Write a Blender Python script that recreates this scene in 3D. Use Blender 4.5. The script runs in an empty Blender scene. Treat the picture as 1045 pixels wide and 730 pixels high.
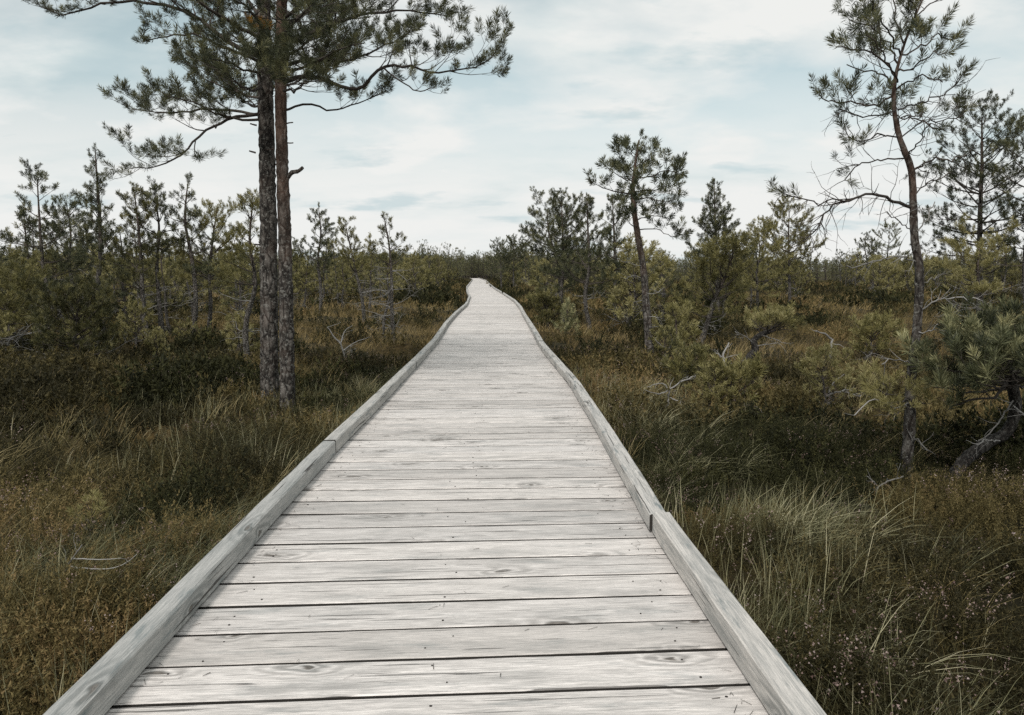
import bpy, math
import numpy as np
R = math.radians
PI = math.pi
scene = bpy.context.scene
COL = scene.collection

# ------------------------------------------------------------------ camera
FPX = 755.0                      # focal length in photo pixels (1045 x 730)
HORIZON = 277.0
CAM_Z = 1.25                     # above the deck
PITCH = math.atan((365.0 - HORIZON) / FPX)
cam_d = bpy.data.cameras.new('camera')
cam = bpy.data.objects.new('camera', cam_d)
COL.objects.link(cam)
cam.location = (0, 0, CAM_Z)
cam.rotation_euler = (PI / 2 - PITCH, 0, 0)
cam_d.sensor_width = 36.0
cam_d.lens = FPX / 1045.0 * 36.0
cam_d.clip_start = 0.05
cam_d.clip_end = 8000
scene.camera = cam


def ray(px, py):
    u = (px - 522.5) / FPX
    v = (365.0 - py) / FPX
    c, s = math.cos(PITCH), math.sin(PITCH)
    return np.array([u, c + v * s, -s + v * c])


def on_plane(px, py, z):
    d = ray(px, py)
    t = (z - CAM_Z) / d[2]
    return np.array([0, 0, CAM_Z]) + d * t


def at(px, py, dist):
    """real point whose distance along +Y is dist"""
    d = ray(px, py)
    return np.array([0, 0, CAM_Z]) + d * (dist / d[1])


# ------------------------------------------------------------------ noise
_tab = np.random.RandomState(5).rand(256, 256)


def vnoise(x, y):
    x = np.asarray(x, float); y = np.asarray(y, float)
    xi = np.floor(x).astype(int); yi = np.floor(y).astype(int)
    fx = x - xi; fy = y - yi
    fx = fx * fx * (3 - 2 * fx); fy = fy * fy * (3 - 2 * fy)
    a = _tab[xi & 255, yi & 255]; b = _tab[(xi + 1) & 255, yi & 255]
    c = _tab[xi & 255, (yi + 1) & 255]; d = _tab[(xi + 1) & 255, (yi + 1) & 255]
    return (a * (1 - fx) + b * fx) * (1 - fy) + (c * (1 - fx) + d * fx) * fy


def fbm(x, y, o=3):
    r = 0; a = 0.5; t = 0
    for i in range(o):
        r = r + a * vnoise(x * 2 ** i + 17 * i, y * 2 ** i + 31 * i); t += a; a *= .5
    return r / t


# ------------------------------------------------------------------ boardwalk edge lines (outer top edges of the kerb beams)
Lpx = [(42, 730), (300, 478), (329.6, 449.4), (372.7, 411), (398.6, 386.6), (423, 364), (442, 345), (453.4, 328.8), (464, 318.2),
       (474.5, 309.8), (478.5, 302), (476, 297.5), (475.8, 292.5), (479.5, 288.0), (482, 285.2), (479, 283.2)]
Rpx = [(838, 730), (680, 524.5), (662.5, 494), (623, 434), (589.5, 386), (556.5, 350.5), (547, 335), (537, 320.5), (532.4, 312.5),
       (525.7, 305.8), (515, 299), (505.6, 294), (499.5, 289), (496, 285.8), (488.5, 283.5)]
ZT = 0.098
Lw = np.array([on_plane(x, y, ZT) for x, y in Lpx])
Rw = np.array([on_plane(x, y, ZT) for x, y in Rpx])


def extend(W):
    d = W[1] - W[0]; d = d / d[1]
    W = np.vstack([W[0] + d * (-3.5 - W[0][1]), W])
    return W


Lw = extend(Lw); Rw = extend(Rw)
Y_END = min(Lw[-1][1], Rw[-1][1])


def smooth_line(W):
    ys = np.arange(-3.5, Y_END, 0.1)
    xs = np.interp(ys, W[:, 1], W[:, 0])
    k = np.ones(7) / 7
    xp = np.pad(xs, 3, mode='reflect', reflect_type='odd')
    return ys, np.convolve(xp, k, 'valid')


LY, LX = smooth_line(Lw)
RY, RX = smooth_line(Rw)
# beyond the last visible point the walk swings off behind the trees
def xl(y): return np.interp(y, LY, LX)
def xr(y): return np.interp(y, RY, RX)


def path_dist(x, y):
    """how far outside the boardwalk edges (negative = on it)"""
    d = np.maximum(xl(y) - x, x - xr(y))
    return np.where(y > Y_END + 1, np.maximum(d, y - Y_END), d)


GZ = -0.30


def hgt(x, y):
    x = np.asarray(x, float); y = np.asarray(y, float)
    h = GZ + .22 * (fbm(x * .45 + 9, y * .45 + 3, 2) - .5) + .24 * (vnoise(x * 1.3, y * 1.3) - .5) + .08 * (vnoise(x * 3.1, y * 3.1) - .5)
    pd = path_dist(x, y)
    k = np.clip((pd - 0.05) / 0.5, 0, 1)
    return np.minimum(h, -0.24) * (1 - k) + h * k


# ------------------------------------------------------------------ geometry accumulator
class G:
    def __init__(s):
        s.v = []; s.q = []; s.t = []; s.qt = []; s.tt = []; s.qm = []; s.tm = []; s.n = 0

    def add(s, v, q=None, t=None, tint=0.5, mat=0):
        v = np.asarray(v, np.float32).reshape(-1, 3)
        if q is not None and len(q):
            q = np.asarray(q, np.int32).reshape(-1, 4)
            s.q.append(q + s.n)
            s.qt.append(np.broadcast_to(np.asarray(tint, np.float32), (len(q),)))
            s.qm.append(np.full(len(q), mat, np.int32))
        if t is not None and len(t):
            t = np.asarray(t, np.int32).reshape(-1, 3)
            s.t.append(t + s.n)
            s.tt.append(np.broadcast_to(np.asarray(tint, np.float32), (len(t),)))
            s.tm.append(np.full(len(t), mat, np.int32))
        s.v.append(v); s.n += len(v)

    def arrays(s):
        v = np.concatenate(s.v) if s.v else np.zeros((0, 3), np.float32)
        q = np.concatenate(s.q) if s.q else np.zeros((0, 4), np.int32)
        t = np.concatenate(s.t) if s.t else np.zeros((0, 3), np.int32)
        qt = np.concatenate(s.qt) if s.qt else np.zeros(0, np.float32)
        tt = np.concatenate(s.tt) if s.tt else np.zeros(0, np.float32)
        qm = np.concatenate(s.qm) if s.qm else np.zeros(0, np.int32)
        tm = np.concatenate(s.tm) if s.tm else np.zeros(0, np.int32)
        return v, q, t, qt, tt, qm, tm

    def mesh(s, name, mats, smooth=True):
        v, q, t, qt, tt, qm, tm = s.arrays()
        me = bpy.data.meshes.new(name)
        me.vertices.add(len(v)); me.vertices.foreach_set('co', v.ravel())
        loops = np.concatenate([q.ravel(), t.ravel()]).astype(np.int32)
        me.loops.add(len(loops)); me.loops.foreach_set('vertex_index', loops)
        starts = np.concatenate([np.arange(len(q)) * 4, len(q) * 4 + np.arange(len(t)) * 3]).astype(np.int32)
        me.polygons.add(len(starts)); me.polygons.foreach_set('loop_start', starts)
        me.polygons.foreach_set('material_index', np.concatenate([qm, tm]))
        me.update(calc_edges=True)
        me.polygons.foreach_set('use_smooth', np.full(len(starts), bool(smooth)))
        a = me.attributes.new('tint', 'FLOAT', 'FACE')
        a.data.foreach_set('value', np.concatenate([qt, tt]).astype(np.float32))
        for m in mats: me.materials.append(m)
        return me


def link(name, me, parent=None, loc=None):
    o = bpy.data.objects.new(name, me)
    COL.objects.link(o)
    if parent is not None: o.parent = parent
    if loc is not None: o.location = loc
    return o


def tag(o, label=None, cat=None, group=None, kind=None):
    if label: o['label'] = label
    if cat: o['category'] = cat
    if group: o['group'] = group
    if kind: o['kind'] = kind
    return o


# ------------------------------------------------------------------ materials
def new_mat(name):
    m = bpy.data.materials.new(name); m.use_nodes = True
    nt = m.node_tree; nt.nodes.clear()
    out = nt.nodes.new('ShaderNodeOutputMaterial')
    b = nt.nodes.new('ShaderNodeBsdfPrincipled')
    nt.links.new(b.outputs[0], out.inputs[0])
    b.inputs['Roughness'].default_value = .8
    b.inputs['Specular IOR Level'].default_value = .2
    return m, nt, b, out


def N(nt, t, **kw):
    n = nt.nodes.new(t)
    for k, v in kw.items():
        if k == 'inp':
            for kk, vv in v.items():
                if hasattr(vv, 'is_linked') or isinstance(vv, bpy.types.NodeSocket): nt.links.new(vv, n.inputs[kk])
                else: n.inputs[kk].default_value = vv
        else: setattr(n, k, v)
    return n


def ramp(nt, fac, stops):
    r = nt.nodes.new('ShaderNodeValToRGB')
    el = r.color_ramp.elements
    while len(el) < len(stops): el.new(.5)
    for e, (p, c) in zip(el, stops):
        e.position = p; e.color = (c[0], c[1], c[2], 1) if len(c) == 3 else c
    nt.links.new(fac, r.inputs[0])
    return r.outputs[0]


def math_n(nt, op, a, b=None, c=None, clamp=False):
    n = nt.nodes.new('ShaderNodeMath'); n.operation = op; n.use_clamp = clamp
    for i, x in enumerate((a, b, c)):
        if x is None: continue
        if isinstance(x, bpy.types.NodeSocket): nt.links.new(x, n.inputs[i])
        else: n.inputs[i].default_value = x
    return n.outputs[0]


def mixc(nt, f, a, b, blend='MIX'):
    n = nt.nodes.new('ShaderNodeMix'); n.data_type = 'RGBA'; n.blend_type = blend
    for i, x in ((0, f), (6, a), (7, b)):
        if isinstance(x, bpy.types.NodeSocket): nt.links.new(x, n.inputs[i])
        elif i == 0: n.inputs[0].default_value = x
        else: n.inputs[i].default_value = (x[0], x[1], x[2], 1)
    return n.outputs[2]


def leaf_mat(name, stops, transl=.25, rough=.55, spec=.35, obj_var=0.0):
    m, nt, b, out = new_mat(name)
    at_ = N(nt, 'ShaderNodeAttribute', attribute_name='tint')
    f = at_.outputs['Fac']
    if obj_var:
        oi = N(nt, 'ShaderNodeObjectInfo')
        f = math_n(nt, 'ADD', f, math_n(nt, 'MULTIPLY', math_n(nt, 'SUBTRACT', oi.outputs['Random'], .5), obj_var), clamp=True)
    c = ramp(nt, f, stops)
    nt.links.new(c, b.inputs['Base Color'])
    b.inputs['Roughness'].default_value = rough
    b.inputs['Specular IOR Level'].default_value = spec
    tr = N(nt, 'ShaderNodeBsdfTranslucent'); nt.links.new(c, tr.inputs[0])
    mx = N(nt, 'ShaderNodeMixShader'); mx.inputs[0].default_value = transl
    nt.links.new(b.outputs[0], mx.inputs[1]); nt.links.new(tr.outputs[0], mx.inputs[2])
    nt.links.new(mx.outputs[0], out.inputs[0])
    return m


M = {}
M['needle'] = leaf_mat('pine_needles_dark', [(0, (.030, .036, .020)), (.45, (.078, .085, .044)), (.8, (.15, .150, .075)), (1, (.25, .23, .10))], .3)
M['needle_grey'] = leaf_mat('pine_needles_grey_green', [(0, (.032, .038, .020)), (.5, (.115, .122, .060)), (.8, (.25, .245, .125)), (1, (.46, .43, .23))], .3)
M['needle_olive'] = leaf_mat('pine_needles_olive', [(0, (.055, .056, .024)), (.35, (.185, .168, .062)), (.75, (.31, .275, .112)), (1, (.38, .34, .165))], .3, obj_var=.55)
M['needle_far'] = leaf_mat('far_pine_needles', [(0, (.040, .045, .022)), (.5, (.115, .115, .055)), (1, (.22, .205, .095))], .3)
M['needle_yellow'] = leaf_mat('dead_yellow_needles', [(0, (.30, .15, .02)), (1, (.45, .24, .03))], .3)
M['heather'] = leaf_mat('heather_leaves', [(0, (.028, .025, .011)), (.4, (.092, .076, .030)), (.75, (.175, .136, .056)), (1, (.225, .155, .070))], .2, .65, .15)
M['blossom'] = leaf_mat('heather_blossom', [(0, (.16, .10, .085)), (.6, (.30, .21, .18)), (1, (.45, .36, .33))], .3)
M['grass'] = leaf_mat('bog_grass', [(0, (.050, .046, .017)), (.35, (.14, .115, .043)), (.7, (.30, .235, .10)), (1, (.48, .39, .21))], .3)
M['gold'] = leaf_mat('golden_grass', [(0, (.10, .070, .026)), (.4, (.215, .152, .058)), (.75, (.35, .255, .105)), (1, (.52, .40, .20))], .3)
M['sedge'] = leaf_mat('pale_sedge', [(0, (.055, .058, .024)), (.4, (.16, .155, .075)), (.75, (.32, .30, .165)), (1, (.55, .50, .32))], .3)
M['moss'] = leaf_mat('bog_shrub_leaves', [(0, (.012, .013, .006)), (.5, (.036, .036, .014)), (1, (.085, .082, .03))], .15, .7, .12)


def bark_mat(name, red=0.5, scale=1.0, lichen=.5, wet=0.0):
    m, nt, b, out = new_mat(name)
    tc = N(nt, 'ShaderNodeTexCoord')
    mp = N(nt, 'ShaderNodeMapping'); mp.inputs['Scale'].default_value = (17 * scale, 17 * scale, 7 * scale)
    nt.links.new(tc.outputs['Object'], mp.inputs[0])
    n1 = N(nt, 'ShaderNodeTexNoise', inp={'Vector': mp.outputs[0], 'Scale': 1.0, 'Detail': 6.0, 'Roughness': .65})
    vo = N(nt, 'ShaderNodeTexVoronoi', feature='DISTANCE_TO_EDGE', inp={'Vector': mp.outputs[0], 'Scale': .8})
    n2 = N(nt, 'ShaderNodeTexNoise', inp={'Vector': tc.outputs['Object'], 'Scale': 5.0, 'Detail': 4.0})
    n3 = N(nt, 'ShaderNodeTexNoise', inp={'Vector': tc.outputs['Object'], 'Scale': 34.0 * scale, 'Detail': 4.0, 'Roughness': .7})
    c = ramp(nt, n1.outputs[0], [(.36, (.014, .012, .010)), (.50, (.066, .058, .050)), (.66, (.150, .136, .122))])
    c = mixc(nt, ramp(nt, vo.outputs['Distance'], [(.0, (1, 1, 1)), (.12, (0, 0, 0))]), c, (.012, .010, .009))
    at_ = N(nt, 'ShaderNodeAttribute', attribute_name='tint')
    rf = math_n(nt, 'ADD', at_.outputs['Fac'], math_n(nt, 'MULTIPLY', math_n(nt, 'SUBTRACT', n2.outputs[0], .5), 1.1), clamp=True)
    cr = ramp(nt, n1.outputs[0], [(.3, (.045, .028, .020)), (.55, (.13, .078, .054)), (.75, (.20, .135, .10))])
    rf2 = math_n(nt, 'MULTIPLY', rf, red)
    c = mixc(nt, rf2, c, cr)
    lf = math_n(nt, 'MULTIPLY', ramp(nt, n3.outputs[0], [(.55, (0, 0, 0)), (.62, (1, 1, 1))]), math_n(nt, 'SUBTRACT', 1.0, rf, clamp=True))
    lf = math_n(nt, 'MULTIPLY', lf, lichen)
    c = mixc(nt, lf, c, (.34, .335, .30))
    if wet: c = mixc(nt, wet, c, (.012, .011, .010))
    nt.links.new(c, b.inputs['Base Color'])
    b.inputs['Roughness'].default_value = .95
    h = math_n(nt, 'ADD', n1.outputs[0], math_n(nt, 'MULTIPLY', ramp(nt, vo.outputs['Distance'], [(0, (0, 0, 0)), (.2, (1, 1, 1))]), .6))
    bp = N(nt, 'ShaderNodeBump', inp={'Height': h, 'Strength': .9, 'Distance': .015})
    nt.links.new(bp.outputs[0], b.inputs['Normal'])
    return m


M['bark'] = bark_mat('pine_bark', 1.0, 1.0, .42)
M['bark_dark'] = bark_mat('dwarf_pine_bark', .3, 1.3, .45, .55)
M['bark_small'] = bark_mat('thin_pine_bark', .6, 2.2, .8)
M['twig'] = leaf_mat('twig_bark', [(0, (.022, .018, .015)), (.5, (.055, .045, .037)), (1, (.10, .085, .07))], 0.0, .95)
M['deadwood'] = leaf_mat('bleached_dead_wood', [(0, (.10, .095, .085)), (.5, (.20, .19, .175)), (1, (.36, .35, .33))], 0.0, .85)


def wood_mat(name, light, dark, grey, axis_scale, algae=0.0, crack=1.0):
    """weathered timber: long grain along local X, per-board tint from the face attribute"""
    m, nt, b, out = new_mat(name)
    uv = N(nt, 'ShaderNodeAttribute', attribute_name='grain')     # x along the board, y across, z board number
    sep = N(nt, 'ShaderNodeSeparateXYZ'); nt.links.new(uv.outputs['Vector'], sep.inputs[0])
    X, Y, Z = sep.outputs
    def vec(sx, sy, sz=7.31):
        c = N(nt, 'ShaderNodeCombineXYZ')
        nt.links.new(math_n(nt, 'MULTIPLY', X, sx), c.inputs[0]); nt.links.new(math_n(nt, 'MULTIPLY', Y, sy), c.inputs[1])
        nt.links.new(math_n(nt, 'MULTIPLY', Z, sz), c.inputs[2]); return c.outputs[0]
    # knots
    kn = N(nt, 'ShaderNodeTexNoise', inp={'Vector': vec(7.0, 16.0, 2.7), 'Scale': 1.0, 'Detail': 2.0})
    kv = N(nt, 'ShaderNodeCombineXYZ')
    nt.links.new(math_n(nt, 'ADD', math_n(nt, 'MULTIPLY', math_n(nt, 'ADD', X, math_n(nt, 'MULTIPLY', kn.outputs[0], .22)), 1.7), math_n(nt, 'MULTIPLY', Z, 17.3)), kv.inputs[0])
    nt.links.new(math_n(nt, 'ADD', math_n(nt, 'MULTIPLY', math_n(nt, 'ADD', Y, math_n(nt, 'MULTIPLY', kn.outputs[0], .06)), 4.0), math_n(nt, 'MULTIPLY', Z, 9.7)), kv.inputs[1])
    vk = N(nt, 'ShaderNodeTexVoronoi', voronoi_dimensions='2D', feature='F1', inp={'Vector': kv.outputs[0], 'Scale': 1.0, 'Randomness': 1.0})
    ksep = N(nt, 'ShaderNodeSeparateColor'); nt.links.new(vk.outputs['Color'], ksep.inputs[0])
    kd = math_n(nt, 'ADD', vk.outputs['Distance'], math_n(nt, 'MULTIPLY', math_n(nt, 'GREATER_THAN', ksep.outputs[0], .55), 1.0))
    near_knot = ramp(nt, kd, [(0.0, (1, 1, 1)), (.09, (.55, .55, .55)), (.30, (0, 0, 0))])
    warp = N(nt, 'ShaderNodeTexNoise', inp={'Vector': vec(1.1, 2.0), 'Scale': 1.0, 'Detail': 2.0})
    fld = math_n(nt, 'ADD', math_n(nt, 'MULTIPLY', Y, 34.0), math_n(nt, 'MULTIPLY', warp.outputs[0], 12.0))
    fld = math_n(nt, 'ADD', fld, math_n(nt, 'MULTIPLY', near_knot, 9.0))
    fld = math_n(nt, 'ADD', fld, math_n(nt, 'MULTIPLY', Z, 13.7))
    rings = math_n(nt, 'ABSOLUTE', math_n(nt, 'SINE', fld))
    rings = math_n(nt, 'POWER', rings, 2.0)
    rings_show = math_n(nt, 'MULTIPLY', rings, math_n(nt, 'ADD', .26, math_n(nt, 'MULTIPLY', near_knot, 1.6)))
    fine = N(nt, 'ShaderNodeTexNoise', inp={'Vector': vec(8.0, 170.0), 'Scale': 1.0, 'Detail': 7.0, 'Roughness': .72})
    fib = N(nt, 'ShaderNodeTexNoise', inp={'Vector': vec(26.0, 300.0, 1.9), 'Scale': 1.0, 'Detail': 3.0, 'Roughness': .7})
    spk = N(nt, 'ShaderNodeTexNoise', inp={'Vector': vec(38.0, 90.0, 4.9), 'Scale': 1.0, 'Detail': 4.0, 'Roughness': .75})
    blotch = N(nt, 'ShaderNodeTexNoise', inp={'Vector': vec(2.2, 9.0), 'Scale': 1.0, 'Detail': 5.0, 'Roughness': .62})
    at_ = N(nt, 'ShaderNodeAttribute', attribute_name='tint')
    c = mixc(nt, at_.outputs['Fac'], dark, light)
    wn = N(nt, 'ShaderNodeTexWhiteNoise', noise_dimensions='1D'); nt.links.new(math_n(nt, 'ADD', Z, 3.3), wn.inputs['W'])
    c = mixc(nt, math_n(nt, 'MULTIPLY', wn.outputs['Value'], .16), c, (light[0] * .93, light[1] * .86, light[2] * .77))
    c = mixc(nt, math_n(nt, 'MULTIPLY', ramp(nt, fine.outputs[0], [(.40, (0, 0, 0)), (.62, (1, 1, 1))]), .62), c, grey)
    c = mixc(nt, math_n(nt, 'MULTIPLY', rings_show, .62), c, (grey[0] * .75, grey[1] * .74, grey[2] * .72))
    c = mixc(nt, math_n(nt, 'MULTIPLY', ramp(nt, blotch.outputs[0], [(.50, (0, 0, 0)), (.70, (1, 1, 1))]), .55), c, (grey[0] * .9, grey[1] * .93, grey[2] * .93))
    c = mixc(nt, math_n(nt, 'MULTIPLY', ramp(nt, fib.outputs[0], [(.50, (0, 0, 0)), (.66, (1, 1, 1))]), .30), c, (grey[0] * .8, grey[1] * .79, grey[2] * .77))
    c = mixc(nt, math_n(nt, 'MULTIPLY', ramp(nt, spk.outputs[0], [(.66, (0, 0, 0)), (.74, (1, 1, 1))]), .45), c, (.10, .095, .085))
    # stain patches (bluish grey weathering)
    st = N(nt, 'ShaderNodeTexNoise', inp={'Vector': vec(3.0, 14.0, 3.3), 'Scale': 1.0, 'Detail': 6.0, 'Roughness': .7})
    sf = math_n(nt, 'MULTIPLY', ramp(nt, st.outputs[0], [(.56, (0, 0, 0)), (.68, (1, 1, 1))]), .35 + algae)
    c = mixc(nt, sf, c, (.15, .18, .182))
    # knot heart and cracks
    kc = ramp(nt, kd, [(.03, (1, 1, 1)), (.06, (0, 0, 0))])
    c = mixc(nt, math_n(nt, 'MULTIPLY', kc, .75), c, (.10, .085, .07))
    ck = N(nt, 'ShaderNodeTexNoise', inp={'Vector': vec(1.6, 70.0, 5.1), 'Scale': 1.0, 'Detail': 3.0})
    cm = ramp(nt, ck.outputs[0], [(.655, (0, 0, 0)), (.675, (1, 1, 1))])
    c = mixc(nt, math_n(nt, 'MULTIPLY', cm, .75 * crack), c, (.06, .055, .05))
    nt.links.new(c, b.inputs['Base Color'])
    b.inputs['Roughness'].default_value = .82
    b.inputs['Specular IOR Level'].default_value = .25
    h = math_n(nt, 'SUBTRACT', math_n(nt, 'MULTIPLY', fine.outputs[0], .6), math_n(nt, 'MULTIPLY', cm, 1.4))
    h = math_n(nt, 'SUBTRACT', h, math_n(nt, 'MULTIPLY', rings_show, .3))
    bp = N(nt, 'ShaderNodeBump', inp={'Height': h, 'Strength': .8, 'Distance': .005})
    nt.links.new(bp.outputs[0], b.inputs['Normal'])
    return m


M['plank'] = wood_mat('weathered_deck_boards', (.86, .805, .76), (.62, .582, .55), (.28, .265, .25), 1)
M['beam'] = wood_mat('weathered_kerb_timber', (.66, .62, .575), (.38, .385, .372), (.19, .20, .195), 1, algae=.55, crack=1.2)
m_, nt_, b_, o_ = new_mat('rusty_nail'); b_.inputs['Base Color'].default_value = (.03, .026, .024, 1); M['nail'] = m_
m_, nt_, b_, o_ = new_mat('wet_timber_and_gap_shade'); b_.inputs['Base Color'].default_value = (.035, .032, .028, 1); M['joist_and_gap_shade'] = m_  # bearer timber; its dark colour also paints shade into deck gaps and kerb joints


def ground_mat():
    m, nt, b, out = new_mat('bog_ground')
    tc = N(nt, 'ShaderNodeTexCoord')
    n1 = N(nt, 'ShaderNodeTexNoise', inp={'Vector': tc.outputs['Object'], 'Scale': .35, 'Detail': 5.0})
    n2 = N(nt, 'ShaderNodeTexNoise', inp={'Vector': tc.outputs['Object'], 'Scale': 9.0, 'Detail': 8.0, 'Roughness': .7})
    c1 = ramp(nt, n2.outputs[0], [(.3, (.008, .008, .004)), (.55, (.028, .024, .010)), (.75, (.065, .05, .02))])
    c2 = ramp(nt, n2.outputs[0], [(.3, (.035, .024, .008)), (.55, (.11, .07, .022)), (.75, (.20, .13, .045))])
    f = ramp(nt, n1.outputs[0], [(.45, (0, 0, 0)), (.62, (1, 1, 1))])
    c = mixc(nt, math_n(nt, 'MULTIPLY', f, .6), c1, c2)
    nt.links.new(c, b.inputs['Base Color'])
    b.inputs['Roughness'].default_value = 1.0
    bp = N(nt, 'ShaderNodeBump', inp={'Height': n2.outputs[0], 'Strength': 1.0, 'Distance': .06})
    nt.links.new(bp.outputs[0], b.inputs['Normal'])
    return m


M['ground'] = ground_mat()

# ------------------------------------------------------------------ world: overcast sky with broken cloud
SUN_EL, SUN_AZ = R(45), R(-163)        # azimuth from +Y towards +X
w = bpy.data.worlds.new('World'); scene.world = w; w.use_nodes = True
nt = w.node_tree; nt.nodes.clear()
wo = nt.nodes.new('ShaderNodeOutputWorld')
sky = N(nt, 'ShaderNodeTexSky', sky_type='NISHITA', sun_disc=False, sun_elevation=SUN_EL, sun_rotation=SUN_AZ, air_density=1.0, dust_density=2.5, ozone_density=1.5)
bg1 = N(nt, 'ShaderNodeBackground'); bg1.inputs[1].default_value = .092
hs = N(nt, 'ShaderNodeHueSaturation', inp={'Hue': .443, 'Saturation': .50, 'Value': 1.0, 'Color': sky.outputs[0]})
nt.links.new(hs.outputs[0], bg1.inputs[0])
tc = N(nt, 'ShaderNodeTexCoord')
sp = N(nt, 'ShaderNodeSeparateXYZ'); nt.links.new(tc.outputs['Generated'], sp.inputs[0])
zz = math_n(nt, 'MAXIMUM', sp.outputs[2], 0.0)
den = math_n(nt, 'ADD', zz, .22)
cx = math_n(nt, 'DIVIDE', sp.outputs[0], den); cy = math_n(nt, 'DIVIDE', sp.outputs[1], den)
cv = N(nt, 'ShaderNodeCombineXYZ'); nt.links.new(cx, cv.inputs[0]); nt.links.new(cy, cv.inputs[1])
mp = N(nt, 'ShaderNodeMapping'); nt.links.new(cv.outputs[0], mp.inputs[0])
mp.inputs['Scale'].default_value = (1.7, 1.9, 1); mp.inputs['Location'].default_value = (3.1, 1.2, 0); mp.inputs['Rotation'].default_value = (0, 0, .35)
na = N(nt, 'ShaderNodeTexNoise', inp={'Vector': mp.outputs[0], 'Scale': 1.0, 'Detail': 7.0, 'Roughness': .50, 'Distortion': .15})
mp2 = N(nt, 'ShaderNodeMapping'); nt.links.new(cv.outputs[0], mp2.inputs[0])
mp2.inputs['Scale'].default_value = (1.5, 2.2, 1); mp2.inputs['Location'].default_value = (7.7, 4.4, 2)
nb = N(nt, 'ShaderNodeTexNoise', inp={'Vector': mp2.outputs[0], 'Scale': 1.0, 'Detail': 6.0, 'Roughness': .55})
cover = ramp(nt, na.outputs[0], [(.40, (.12, .12, .12)), (.60, (1, 1, 1))])
lowc = ramp(nt, zz, [(.10, (1, 1, 1)), (.27, (0, 0, 0))])
cover = math_n(nt, 'MAXIMUM', cover, lowc)
cloudc = ramp(nt, nb.outputs[0], [(.28, (.46, .59, .605)), (.40, (.68, .74, .735)), (.52, (.80, .81, .79))])
low_col = mixc(nt, ramp(nt, zz, [(0.0, (1, 1, 1)), (.36, (0, 0, 0))]), cloudc, (.81, .815, .80))
mp3 = N(nt, 'ShaderNodeMapping'); nt.links.new(cv.outputs[0], mp3.inputs[0])
mp3.inputs['Scale'].default_value = (2.0, 3.2, 1); mp3.inputs['Location'].default_value = (1.7, 9.4, 5)
ncl = N(nt, 'ShaderNodeTexNoise', inp={'Vector': mp3.outputs[0], 'Scale': 1.0, 'Detail': 7.0, 'Roughness': .55})
cloudf = mixc(nt, .72, cloudc, low_col)
cloudf = mixc(nt, ramp(nt, ncl.outputs[0], [(.575, (0, 0, 0)), (.68, (.85, .85, .85))]), cloudf, (.55, .645, .665))
bg2 = N(nt, 'ShaderNodeBackground'); nt.links.new(cloudf, bg2.inputs[0])
zen = ramp(nt, zz, [(.35, (.70, .70, .70)), (1.0, (.85, .85, .85))])
nt.links.new(zen, bg2.inputs[1])
mx = N(nt, 'ShaderNodeMixShader'); nt.links.new(cover, mx.inputs[0]); nt.links.new(bg1.outputs[0], mx.inputs[1]); nt.links.new(bg2.outputs[0], mx.inputs[2])
nt.links.new(mx.outputs[0], wo.inputs[0])

sl = bpy.data.lights.new('sun', 'SUN'); sl.energy = 1.5; sl.angle = R(10); sl.color = (1, .965, .92)
so = bpy.data.objects.new('sun', sl); COL.objects.link(so)
sd = np.array([math.sin(SUN_AZ) * math.cos(SUN_EL), math.cos(SUN_AZ) * math.cos(SUN_EL), math.sin(SUN_EL)])
from mathutils import Vector
so.rotation_euler = Vector(sd).to_track_quat('Z', 'Y').to_euler()
so.location = (0, 0, 50)

scene.cycles.use_denoising = False
vs = scene.view_settings
vs.view_transform = 'Standard'; vs.look = 'None'; vs.exposure = 0.62; vs.gamma = 1.0; vs.use_curve_mapping = False

# ------------------------------------------------------------------ terrain sheet
def terrain():
    g = G()
    rad = np.concatenate([[0.01], np.geomspace(.6, 60, 110), np.geomspace(64, 4000, 40)])
    nang = 300
    ang = np.linspace(0, 2 * PI, nang, endpoint=False)
    rr, aa = np.meshgrid(rad, ang, indexing='ij')
    x = rr * np.sin(aa); y = rr * np.cos(aa)
    z = hgt(x, y)
    fade = np.clip((rr - 60) / 60, 0, 1)
    z = z * (1 - fade) + GZ * fade
    v = np.stack([x, y, z], -1).reshape(-1, 3)
    i, j = np.meshgrid(np.arange(len(rad) - 1), np.arange(nang), indexing='ij')
    a = i * nang + j; b = i * nang + (j + 1) % nang
    q = np.stack([a, a + nang, b + nang, b], -1).reshape(-1, 4)
    g.add(v, q=q[:, ::-1])
    o = link('ground', g.mesh('ground', [M['ground']]))
    tag(o, kind='structure')


terrain()

# ------------------------------------------------------------------ boardwalk
def grain_attr(me, arr):
    a = me.attributes.new('grain', 'FLOAT_VECTOR', 'POINT')
    a.data.foreach_set('vector', np.asarray(arr, np.float32).ravel())


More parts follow.
